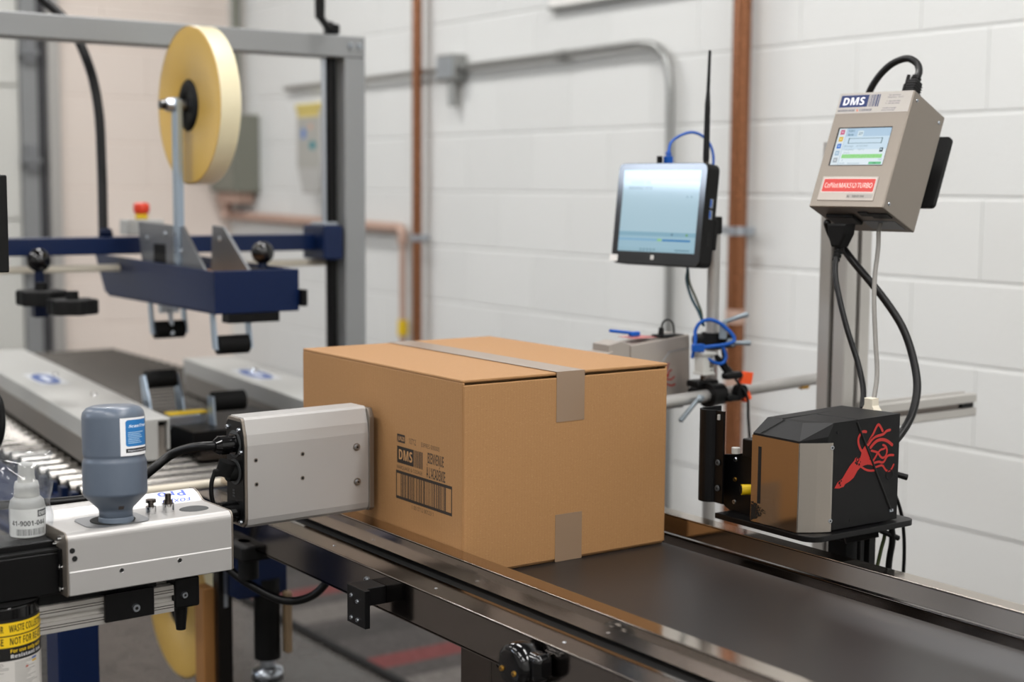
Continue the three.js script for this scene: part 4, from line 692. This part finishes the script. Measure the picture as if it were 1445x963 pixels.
// ================================================================== CONTROL BOX on the post
{
  const w = 0.127, h = 0.185, d = 0.0925, F = d / 2;
  const t = thing('control_box', 'brushed steel tilted control box with a lit display and red badge', 'control box', [0.089, 1.3526, -0.676], [-23.35, 7.98, 0]);
  part(t, 'case', bx(w, h, d, 0, 0, 0, 0.0018), M.inox);
  part(t, 'front_sheet', bb(-w / 2 + 0.0008, w / 2 - 0.0008, -h / 2 + 0.0008, h / 2 - 0.0008, F - 0.0005, F + 0.0009, 0.0008), M.inox);
  const z = F + 0.0012;
  // logo strip
  const strip = canvas(1024, 300, (x, W, H) => {
    x.fillStyle = '#a7a29c'; x.fillRect(0, 0, W, H); x.fillStyle = '#14285a'; x.fillRect(28, 34, 400, 176); x.fillStyle = '#e4e6ec'; x.font = 'bold 150px sans-serif'; x.fillText('DMS', 62, 176, 336);
    x.fillStyle = '#1c2c58'; let p = 440; for (const b of [3, 5, 9, 6, 14, 8, 22, 16]) { x.fillRect(p, 34, b, 176); p += b + 9; }
    x.fillStyle = '#26304c'; x.font = 'bold 44px sans-serif'; x.fillText('MARQUAGE', 24, 272, 256); x.fillStyle = '#c8553a'; x.fillText('&', 292, 272); x.fillStyle = '#26304c'; x.fillText('CODAGE', 336, 272, 226);
    x.font = '26px sans-serif'; x.fillText('Tél. technique', 700, 62); x.fillText('Téléphone : 24 h/7', 690, 94); x.fillText('T : 000 000-0000', 690, 150); x.fillText('F : 000 000-0000', 684, 182); x.fillText('info@marquage', 660, 246, 290); x.fillText('www.marquage', 650, 276, 290);
  });
  part(t, 'logo_strip', plane(0.1245, 0.0335, 0, 0.0748, z), printed(strip, 0.35, 0.3), 'printed company logo strip');
  // display
  const disp = canvas(640, 430, (x, W, H) => {
    x.fillStyle = '#d2e6f4'; x.fillRect(0, 0, W, H); x.fillStyle = '#b9d3e8'; x.fillRect(100, 0, W - 100, 96); x.fillStyle = '#e6f2f8'; x.fillRect(100, 250, W - 100, 180);
    x.fillStyle = '#e2edf3'; x.fillRect(0, 0, 92, H); x.strokeStyle = '#9fb4c0'; x.lineWidth = 3; x.beginPath(); x.moveTo(96, 0); x.lineTo(96, H); x.stroke();
    ['#cf5f86', '#e4bd3a', '#4c82d6', '#a7c3d8', '#a9b3bb'].forEach((c, i) => { x.fillStyle = c; x.fillRect(22, 16 + i * 82, 52, 56); x.fillStyle = 'rgba(255,255,255,0.6)'; x.fillRect(36, 34 + i * 82, 22, 18); });
    x.fillStyle = '#5c7f94'; x.font = 'bold 36px sans-serif'; x.fillText('12:28:11', 116, 44, 80); x.fillText('Marche', 122, 88, 70); x.fillStyle = '#dfeef5'; x.fillRect(240, 30, 70, 66); x.fillStyle = '#6b8797'; x.font = 'bold 44px sans-serif'; x.fillText('37', 252, 80);
    x.strokeStyle = '#5a7b86'; x.lineWidth = 5; x.strokeRect(150, 120, 410, 56); x.fillStyle = '#4d6b74'; x.fillRect(150, 112, 8, 70); x.fillRect(552, 112, 8, 70); x.font = 'bold 40px sans-serif'; x.fillText('←', 106, 162); x.fillText('→', 576, 162);
    x.fillStyle = '#9db6c4'; x.font = '30px sans-serif'; x.fillText('Message', 112, 220); x.fillText('ACADEMIE', 262, 220); x.fillText('Compteur', 112, 260); x.fillText('10712', 290, 260); x.fillText('Encre', 128, 298);
    for (let k = 0; k < 28; k++) { x.fillStyle = k % 2 ? '#84dc66' : '#7ad45a'; x.fillRect(118 + k * 17.6, 306, 14, 46); }
    x.fillStyle = '#9db6c4'; x.fillText('0', 128, 386); x.fillText('100', 570, 380); x.fillText('Arrêt', 108, 422); x.fillText('Impression', 208, 422); x.fillStyle = '#6cc48c'; x.fillRect(470, 394, 150, 30); x.fillStyle = '#3c7a58'; x.font = 'bold 26px sans-serif'; x.fillText('OK', 520, 420);
    x.fillStyle = '#31424a'; x.fillRect(560, 232, 40, 48); x.fillStyle = '#d2e6f4'; x.fillRect(568, 242, 18, 18);
  });
  const sc = part(t, 'display', bb(-0.0485, 0.0435, -0.0265, 0.035, z - 0.001, z + 0.0002), M.black, 'lit colour display');
  part(sc, 'display_panel', plane(0.0895, 0.059, -0.001, 0.0037, z + 0.0004), screenMat(disp, 0.95));
  const badge = canvas(1024, 256, (x, W, H) => { x.fillStyle = '#cfc8c4'; x.fillRect(0, 0, W, H); x.fillStyle = '#bd1d10'; x.fillRect(10, 12, W - 20, H - 24); x.fillStyle = '#f6d8d0'; x.font = '120px sans-serif'; x.fillText('CoPilot', 44, 172, 270); x.fillText('MAX', 322, 172, 200); x.font = 'italic 120px sans-serif'; x.fillText('512i', 520, 172, 150); x.font = '120px sans-serif'; x.fillText('TURBO', 690, 172, 290); });
  const pl = part(t, 'badge_plate', bb(-0.0515, 0.0445, -0.0825, -0.0445, z - 0.0008, z + 0.0008, 0.0007), M.inoxPale, 'steel badge plate');
  part(pl, 'badge', plane(0.09, 0.0225, -0.0032, -0.0585, z + 0.001), printed(badge, 0.35), 'red badge');
  const by = canvas(512, 64, (x, W, H) => { x.fillStyle = '#8f8b86'; x.fillRect(0, 0, W, H); x.fillStyle = '#1e1c1b'; x.font = 'bold 46px sans-serif'; x.fillText('by', 8, 50); x.fillText('SQUID INK', 110, 50, 390); });
  part(pl, 'maker_line', plane(0.044, 0.0062, 0.0205, -0.0755, z + 0.001), printed(by, 0.35, 0.4));
  for (const [y, zz] of [[0.0815, 0.034], [0.0785, -0.034], [-0.081, 0.034]]) screw(t, [w / 2, y, zz], [1, 0, 0], 0.0026, 0.001, M.zinc);
  part(t, 'socket_panel', [bx(0.016, 0.002, 0.014, 0.02, -h / 2 - 0.0006, 0.024), bx(0.03, 0.002, 0.016, 0.044, -h / 2 - 0.0006, 0.018)], M.black);
  part(t, 'spec_plate', bx(0.055, 0.0008, 0.03, 0.028, -h / 2 - 0.0004, -0.018), M.plateGrey);
  part(t, 'inlet', bx(0.048, 0.006, 0.03, -0.026, -h / 2 - 0.002, 0.005, 0.002), M.black);
}
{
  const t = thing('mounting_plate', 'black rounded plate behind the tilted steel control box', 'bracket', [0.0405, 1.338, -0.752], [-23.35, 7.98, 0]);
  part(t, 'plate', ext(rrect(0.2, 0.115, 0.008), 'z', -0.004, 0.004, 0.001), M.blackMatte);
  part(t, 'arm', bx(0.05, 0.05, 0.045, -0.06, 0, -0.026, 0.004), M.blackMatte);
}
{
  const t = thing('serial_plug', 'black ribbed cable plug on top of the steel control box', 'plug', [0.112, 1.456, -0.722], [-23.35, 7.98, 0]);
  part(t, 'hood', bx(0.016, 0.026, 0.02, 0, 0.006, 0, 0.003), M.blackMatte);
  for (let k = 0; k < 4; k++) part(t, 'grip_rib', bx(0.0172, 0.0014, 0.021, 0, 0.0 + k * 0.004, 0, 0.0006), M.black);
  part(t, 'thumb_screw', [cyl([-0.0125, -0.008, 0.002], [-0.0125, 0.028, 0.002], 0.0028), cyl([-0.0125, -0.008, 0.002], [-0.0125, 0.012, 0.002], 0.0042)], M.black);
  part(t, 'strain_relief', [cyl([0, 0.018, 0], [0, 0.027, 0.001], 0.007, 0.006), cyl([0.0, 0.021, 0], [0, 0.023, 0], 0.0078)], M.black);
}
solo('serial_cable', cable([[0.012, 1.44, -0.735], [0.024, 1.461, -0.728], [0.040, 1.485, -0.731], [0.060, 1.503, -0.738], [0.082, 1.509, -0.745], [0.100, 1.5, -0.745], [0.110, 1.487, -0.738], [0.1125, 1.48, -0.732]], 0.0054), M.cable, 'black cable looping over the top of the steel control box', 'cable');
{
  const t = thing('power_plug', 'black moulded power plug under the steel control box', 'plug', [0, 0, 0]);
  part(t, 'plug_body', [ext([[0.07, 1.262], [0.108, 1.262], [0.106, 1.247], [0.095, 1.228], [0.079, 1.228], [0.072, 1.247]], 'z', -0.614, -0.592, 0.003)], M.rubber);
  part(t, 'strain_relief', [0, 1, 2, 3].map(k => cyl([0.087, 1.228 - k * 0.0055, -0.603 + k * 0.002], [0.087, 1.2238 - k * 0.0055, -0.602 + k * 0.002], 0.007 - k * 0.0005)), M.rubber);
}
solo('power_cable', cable([[0.087, 1.226, -0.602], [0.088, 1.21, -0.595], [0.097, 1.187, -0.585], [0.111, 1.156, -0.579], [0.130, 1.111, -0.577], [0.152, 1.062, -0.578], [0.168, 1.028, -0.572], [0.178, 1.005, -0.56]], 0.0042), M.cable, 'thin black power cable hanging from the plug down to the far printer', 'cable');
solo('data_cable', cable([[0.053, 1.262, -0.612], [0.051, 1.25, -0.62], [0.057, 1.236, -0.625], [0.069, 1.228, -0.626], [0.092, 1.205, -0.629], [0.118, 1.177, -0.637], [0.144, 1.147, -0.645], [0.170, 1.111, -0.651], [0.192, 1.066, -0.650], [0.207, 1.028, -0.641], [0.214, 0.989, -0.620], [0.213, 0.955, -0.585], [0.205, 0.935, -0.555], [0.198, 0.93, -0.536]], 0.0058, 110), M.cable, 'thick black cable bowing out to the right between control box and far printer', 'cable');
{
  const t = thing('grey_cable', 'grey cable hanging from the control box to a pale connector on the far printer', 'cable');
  part(t, 'lead', cable([[0.118, 1.27, -0.66], [0.120, 1.258, -0.650], [0.133, 1.228, -0.634], [0.145, 1.188, -0.615], [0.159, 1.153, -0.599], [0.176, 1.099, -0.585], [0.193, 1.051, -0.571], [0.2065, 1.018, -0.55]], 0.0033), M.cableGrey);
  part(t, 'connector', [ext([[0.195, 1.005], [0.221, 1.005], [0.2145, 1.013], [0.2145, 1.023], [0.2, 1.023], [0.2, 1.013]], 'z', -0.552, -0.538, 0.001)], M.cream, 'pale grey connector');
}
solo('supply_cable', cable([[0.2, 0.87, -0.57], [0.200, 0.84, -0.6], [0.196, 0.81, -0.612], [0.191, 0.780, -0.613], [0.186, 0.70, -0.613]], 0.0048), M.cable, 'black cable dropping from the back of the far printer behind the rail', 'cable');
solo('sensor_cable', cable([[0.19, 0.9, -0.6], [0.180, 0.875, -0.631], [0.178, 0.840, -0.651], [0.174, 0.790, -0.665], [0.166, 0.70, -0.673]], 0.0027), M.cable, 'rightmost thin black cable hanging against the wall below the far printer', 'cable');
solo('earth_cable', cable([[0.178, 0.856, -0.604], [0.182, 0.836, -0.607], [0.184, 0.815, -0.609], [0.183, 0.795, -0.604], [0.181, 0.76, -0.596]], 0.0028), M.cableGreen, 'dark green cable curving under the shelf of the far printer', 'cable');

// ================================================================== TABLET on its stand
{
  const w = 0.195, h = 0.1725, d = 0.033;
  const t = thing('tablet_computer', 'black tablet computer with a pale blue lit screen on the slim stand', 'tablet', [-0.3142, 1.2669, -0.6119], [-6.54, 8.87, 0]);
  part(t, 'case', ext(rrect(w, h, 0.013), 'z', -d / 2, d / 2 - 0.0012, 0.003), M.blackMatte);
  part(t, 'front_glass', ext(rrect(w - 0.002, h - 0.002, 0.0125), 'z', d / 2 - 0.0014, d / 2 + 0.0002, 0.0004), M.glass);
  const tex = canvas(640, 540, (x, W, H) => {
    const bg = x.createLinearGradient(0, 0, 0, H); x.fillStyle = '#a9cfe0'; x.fillRect(0, 0, W, H); x.fillStyle = '#9cc6da'; x.fillRect(0, 0, W, 74); x.fillStyle = '#b8d8e6'; x.fillRect(0, 74, W, 60); x.fillStyle = '#badae8'; x.fillRect(0, 134, W, 286);
    x.fillStyle = '#5f8798'; x.font = 'bold 26px sans-serif'; x.fillText('ACADEMIE DMS', 66, 90, 170); x.fillText('BIENVENUE 10712', 50, 126, 200); x.fillStyle = '#7fa9bb'; x.fillRect(540, 168, 10, 12); x.fillRect(574, 168, 10, 12);
    x.fillStyle = '#8fbdd2'; x.fillRect(0, 408, W, 28); x.fillStyle = '#6fae56'; x.fillRect(560, 416, 16, 14); x.fillStyle = '#55798a'; x.fillRect(440, 416, 14, 12);
    x.fillStyle = '#8bbfe0'; x.fillRect(0, 452, 330, 14); x.fillStyle = '#9fdc86'; x.fillRect(330, 452, 34, 14); x.fillStyle = '#2f86c4'; x.fillRect(370, 454, 230, 13);
    x.fillStyle = '#a5cbdb'; x.fillRect(0, 512, W, 28); x.fillStyle = '#6c93a4'; for (let k = 0; k < 5; k++) x.fillRect(190 + k * 28, 518, 14, 12); x.fillRect(480, 520, 120, 8);
  });
  part(t, 'screen', plane(0.168, 0.138, 0.0008, 0.0045, d / 2 + 0.0004), screenMat(tex, 0.74), 'lit pale blue screen');
  part(t, 'home_mark', [[-1, 1], [1, 1], [-1, -1], [1, -1]].map(([a, b]) => plane(0.003, 0.003, -0.0045 + a * 0.0018, -0.0735 + b * 0.0018, d / 2 + 0.0004)), M.white, 'white window mark');
  part(t, 'sticker', bb(-0.1, -0.082, -0.083, -0.0715, d / 2, d / 2 + 0.0006), M.white, 'white corner sticker');
  for (const y of [0.0205, 0.002]) { const u = part(t, 'side_port', bb(w / 2 - 0.0005, w / 2 + 0.0006, y - 0.0075, y + 0.0075, -0.0045, 0.0035), M.zinc); part(u, 'port_tongue', bb(w / 2 + 0.0004, w / 2 + 0.0009, y - 0.006, y + 0.006, -0.0002, 0.0028), std(0x1763c4, 0.4)); }
  for (let k = 0; k < 3; k++) part(t, 'vent', bb(w / 2, w / 2 + 0.0005, -0.05 + k * 0.009, -0.044 + k * 0.009, -0.003, 0.004), M.dark);
  part(t, 'side_jack', cyl([w / 2, 0.04, -0.006], [w / 2 + 0.0006, 0.04, -0.006], 0.002), M.dark);
  part(t, 'rear_clip', bx(0.01, 0.05, 0.008, w / 2 - 0.004, -0.03, -d / 2 - 0.003, 0.002), M.blackMatte);
  part(t, 'antenna', [cyl([0.074, 0.085, -0.005], [0.074, 0.093, -0.005], 0.005, 0.0045)], M.chrome);
}
{
  const t = thing('wifi_antenna', 'tall tapering black antenna standing on top of the tablet', 'antenna', [-0.2375, 1.35, -0.634]);
  part(t, 'rod', [cyl([0, 0.004, 0], [-0.0012, 0.01, -0.0006], 0.0045, 0.0052), cyl([-0.0012, 0.01, -0.0006], [-0.006, 0.1, -0.006], 0.0054, 0.0046), cyl([-0.006, 0.1, -0.006], [-0.0075, 0.122, -0.008], 0.0046, 0.003), cyl([-0.0075, 0.122, -0.008], [-0.012, 0.187, -0.014], 0.003, 0.0024), new THREE.SphereGeometry(0.0024, 10, 8).translate(-0.012, 0.187, -0.014)], M.black);
  part(t, 'swivel_base', [cyl([0, -0.004, 0], [0, 0.005, 0], 0.0046)], M.steelDark);
}
{
  const t = thing('network_cable', 'blue network cable looping over the top of the tablet', 'cable');
  part(t, 'lead', cable([[-0.3205, 1.372, -0.6245], [-0.324, 1.387, -0.631], [-0.325, 1.399, -0.649], [-0.320, 1.407, -0.673], [-0.314, 1.403, -0.690], [-0.308, 1.389, -0.705], [-0.305, 1.368, -0.712], [-0.305, 1.33, -0.71]], 0.0024), M.cableBlue);
  part(t, 'plug', [bx(0.012, 0.014, 0.012, -0.319, 1.3585, -0.6225, 0.001), cyl([-0.319, 1.3655, -0.6225], [-0.3205, 1.375, -0.6245], 0.0045, 0.003), cyl([-0.3198, 1.369, -0.623], [-0.32, 1.3708, -0.6235], 0.0056)], M.cableBlue);
}
solo('usb_dongle', [bx(0.009, 0.014, 0.006, -0.328, 1.359, -0.611, 0.001)], M.black, 'tiny black stick beside the blue plug on the tablet', 'plug');
{
  const t = thing('tablet_stand', 'slim grey metal post standing behind the rail and holding the tablet', 'post', [-0.272, 0, -0.688]);
  part(t, 'pole', cyl([0, 0, 0], [0, 1.26, 0], 0.0108, 0.0108, 28), M.aluMatte);
  part(t, 'rear_mount', [bx(0.07, 0.07, 0.02, -0.01, 1.262, 0.03, 0.003), bx(0.03, 0.03, 0.03, 0, 1.25, 0.01, 0.003)], M.blackMatte);
  part(t, 'base_plate', bx(0.2, 0.012, 0.2, 0, 0.006, 0, 0.002), M.black);
}
solo('tablet_cable', cable([[-0.284, 1.195, -0.628], [-0.284, 1.178, -0.639], [-0.287, 1.158, -0.640], [-0.283, 1.128, -0.648], [-0.278, 1.103, -0.661], [-0.272, 1.08, -0.668]], 0.0024), M.cableTeal, 'dark teal cable dropping from the tablet, left of the pair', 'cable');
solo('tablet_cable', cable([[-0.288, 1.195, -0.636], [-0.289, 1.178, -0.644], [-0.293, 1.153, -0.652], [-0.292, 1.123, -0.668], [-0.289, 1.101, -0.677], [-0.285, 1.08, -0.677]], 0.002), M.cableGreen, 'dark green cable dropping from the tablet, right of the pair', 'cable');
// clamps, cross pipe and the second printer
{
  const t = thing('cross_pipe', 'pale grey horizontal pipe running past the tablet stand towards the wall', 'pipe', [0, 0, 0]);
  part(t, 'pipe_run', cyl([-0.222, 0.9625, -0.50], [-0.257, 0.974, -0.975], 0.0105, 0.0105, 28), M.aluMatte);
  part(t, 'end_cap', cyl([-0.2215, 0.9622, -0.494], [-0.222, 0.9625, -0.501], 0.0115, 0.0115, 28), M.blackMatte);
  part(t, 'hanging_tag', bx(0.01, 0.006, 0.02, -0.249, 0.9605, -0.89, 0.002), M.brass);
}
function clamp(name, label, p, levers, ring) {
  const t = thing(name, label, 'clamp', p);
  if (ring) part(t, 'pipe_ring', [cyl([...ring], [ring[0] - 0.002, ring[1], ring[2] - 0.03], 0.0185, 0.0185, 28), cyl([ring[0], ring[1], ring[2] + 0.004], [ring[0] - 0.001, ring[1], ring[2] - 0.004], 0.0205, 0.0205, 28), bx(0.03, 0.012, 0.05, ring[0] - 0.02, ring[1] + 0.018, ring[2] - 0.005, 0.004)], M.black);
  part(t, 'clamp_body', [cyl([0, -0.014, 0], [0, 0.014, 0], 0.0185, 0.0185, 28), bx(0.024, 0.024, 0.03, 0.012, 0, -0.02, 0.004), bx(0.03, 0.022, 0.026, -0.014, 0, 0.012, 0.008)], M.blackMatte);
  for (const [a, b, c] of levers) part(t, 'lever', [cyl(a, b, 0.0065, 0.0065, 20), cyl(b, c, 0.0035, 0.0045, 16), new THREE.SphereGeometry(0.0048, 14, 10).translate(...c)], M.handle, 'blue grey lever');
  return t;
}
clamp('pipe_clamp', 'upper black clamp on the tablet stand with two blue grey levers', [-0.272, 1.053, -0.688], [[[0.028, 0.006, 0.002], [0.028, 0.034, 0.002], [0.05, 0.047, -0.03]], [[0.03, 0.0, -0.01], [0.04, -0.001, -0.012], [0.055, -0.001, -0.032]]]);
clamp('pipe_clamp', 'lower black clamp joining the cross pipe to the tablet stand', [-0.258, 0.964, -0.668], [[[0.012, 0.0, 0.01], [0.024, 0.003, 0.03], [0.048, 0.0, 0.064]], [[0.052, 0.004, 0.062], [0.048, 0.002, 0.066], [0.034, -0.032, 0.09]]], [0.0265, 0.0028, 0.024]);
{
  const t = thing('steel_printer', 'grey steel printer with a red mark, half hidden behind the cardboard box', 'printer', [-0.3, 0, 0]);
  part(t, 'housing', ext([[-0.531, 0.93], [-0.531, 1.0505], [-0.661, 1.0625], [-0.665, 0.964], [-0.62, 0.953], [-0.6, 0.93]], 'x', -0.06, 0, 0.0015), M.inoxPale);
  part(t, 'nose', ext([[-0.485, 0.94], [-0.485, 1.0535], [-0.512, 1.0585], [-0.531, 1.052], [-0.531, 0.94]], 'x', -0.045, -0.002, 0.001), M.inoxPale);
  part(t, 'lower_lip', ext([[-0.478, 0.94], [-0.478, 1.04], [-0.492, 1.043], [-0.492, 0.94]], 'x', -0.05, 0.002, 0.001), M.inoxPale);
  const seam = [[-0.531, 1.028], [-0.6, 1.018], [-0.615, 1.035], [-0.663, 1.04]];
  part(t, 'fold_line', seam.slice(1).map((p, i) => cyl([0.0004, seam[i][1], seam[i][0]], [0.0004, p[1], p[0]], 0.0007, 0.0007, 6)), M.zinc);
  part(t, 'top_label', bx(0.04, 0.001, 0.05, -0.03, 1.0605, -0.57), std(0xb36a6a, 0.5));
  const lg = canvas(128, 128, (x, w, h) => { x.fillStyle = '#000'; x.fillRect(0, 0, w, h); x.strokeStyle = '#fff'; x.lineWidth = 6; x.lineCap = 'round'; const c = a => { x.beginPath(); x.moveTo(...a[0]); x.bezierCurveTo(...a[1], ...a[2], ...a[3]); x.stroke(); }; c([[10, 100], [40, 70], [50, 40], [40, 12]]); c([[20, 90], [60, 60], [60, 30], [70, 10]]); c([[26, 84], [70, 76], [60, 46], [86, 40]]); c([[30, 84], [84, 70], [74, 96], [104, 70]]); c([[24, 92], [70, 96], [80, 118], [108, 104]]); c([[60, 60], [84, 50], [60, 84], [40, 70]]); });
  lg.colorSpace = THREE.NoColorSpace;
  part(t, 'red_mark', plane(0.05, 0.05, 0.0008, 0.9945, -0.612, Math.PI / 2), std(0xa02018, 0.5, 0, { alphaMap: lg, alphaTest: 0.4 }), 'red squid emblem');
  part(t, 'cable_boot', [cyl([-0.02, 1.058, -0.614], [-0.02, 1.075, -0.614], 0.006, 0.004), bx(0.03, 0.004, 0.05, -0.02, 1.061, -0.63, 0.001)], M.black);
  part(t, 'boot_lead', tube([[-0.02, 1.07, -0.614], [-0.02, 1.084, -0.618], [-0.02, 1.088, -0.628], [-0.02, 1.082, -0.64], [-0.02, 1.064, -0.644]], 0.0016, 30), M.black);
  part(t, 'blue_tube', [cyl([-0.03, 1.074, -0.51], [-0.03, 1.068, -0.555], 0.0028), bx(0.01, 0.008, 0.02, -0.03, 1.066, -0.563, 0.002)], M.cableBlue, 'blue tube on top');
  part(t, 'support', bb(-0.05, -0.01, 0.935, 0.955, -0.66, -0.5, 0.002), M.black);
}
{
  const t = thing('data_module', 'pale grey connector module between the steel printer and the tablet stand', 'connector', [-0.2475, 1.019, -0.648]);
  part(t, 'shell', [bx(0.024, 0.034, 0.024, 0, 0, 0, 0.002), bx(0.03, 0.005, 0.03, 0, 0.017, 0.0, 0.001), bx(0.028, 0.004, 0.026, 0, -0.017, 0, 0.001)], M.whiteGrey);
  part(t, 'socket', bx(0.001, 0.012, 0.008, 0.0124, 0.0, -0.005), M.steelDark);
  part(t, 'pin', [bx(0.001, 0.002, 0.003, 0.0124, 0.011, -0.005), bx(0.001, 0.002, 0.003, 0.0124, -0.011, -0.005)], M.dark);
  part(t, 'stem', cyl([0, -0.034, 0.002], [0, -0.017, 0.002], 0.005), M.steelDark);
}
{
  const t = thing('patch_cable', 'coiled bright blue cable with a plug by the tablet stand clamp', 'cable');
  part(t, 'lead', cable([[-0.257, 1.03, -0.63], [-0.258, 1.055, -0.636], [-0.262, 1.074, -0.640], [-0.257, 1.087, -0.646], [-0.248, 1.092, -0.658], [-0.238, 1.088, -0.669], [-0.228, 1.077, -0.680], [-0.220, 1.067, -0.686], [-0.216, 1.058, -0.686], [-0.222, 1.052, -0.675], [-0.236, 1.048, -0.651], [-0.246, 1.046, -0.634]], 0.0032, 110), M.cableBlue);
  part(t, 'lead', cable([[-0.246, 1.043, -0.634], [-0.240, 1.032, -0.643], [-0.234, 1.022, -0.656], [-0.229, 1.019, -0.671], [-0.229, 1.029, -0.680], [-0.236, 1.046, -0.679]], 0.003, 60), M.cableBlue);
  part(t, 'plug', bx(0.012, 0.013, 0.022, -0.246, 1.046, -0.632, 0.002), M.cableBlue);
}
{
  const t = thing('spring_clip', 'bright orange and black spring clip gripping the cross pipe', 'clip', [-0.236, 0.977, -0.715]);
  part(t, 'jaw', [ext([[-0.014, 0.007], [-0.002, 0.027], [0.016, 0.024], [0.012, 0.004]].map(([a, b]) => [-a, b]), 'x', 0.012, 0.022, 0.001), ext([[-0.014, -0.01], [0.0, -0.026], [0.014, -0.02], [0.008, -0.007]].map(([a, b]) => [-a, b]), 'x', 0.012, 0.022, 0.001)], M.orange, 'orange jaw tips');
  part(t, 'grip', [bx(0.016, 0.012, 0.04, 0.018, 0.022, 0.03, 0.005), bx(0.016, 0.012, 0.034, 0.018, -0.016, 0.028, 0.005), cyl([0.012, -0.006, 0.012], [0.026, -0.006, 0.012], 0.012)], M.black, 'black handles');
}
solo('long_plug', [cyl([-0.242, 1.024, -0.676], [-0.2255, 0.995, -0.693], 0.0055, 0.0085, 16), cyl([-0.246, 1.032, -0.672], [-0.242, 1.024, -0.676], 0.003, 0.0055, 16)], M.blackMatte, 'long black plug hanging in the cords beside the tablet stand', 'plug');
solo('drop_cable', cable([[-0.236, 1.04, -0.678], [-0.232, 1.024, -0.679], [-0.221, 0.998, -0.69], [-0.212, 0.98, -0.700], [-0.205, 0.962, -0.708], [-0.202, 0.927, -0.709], [-0.197, 0.885, -0.709], [-0.197, 0.82, -0.71]], 0.0024), M.cable, 'black cord running from the upper clamp down past the orange clip', 'cable');

renderer.render(scene, camera);
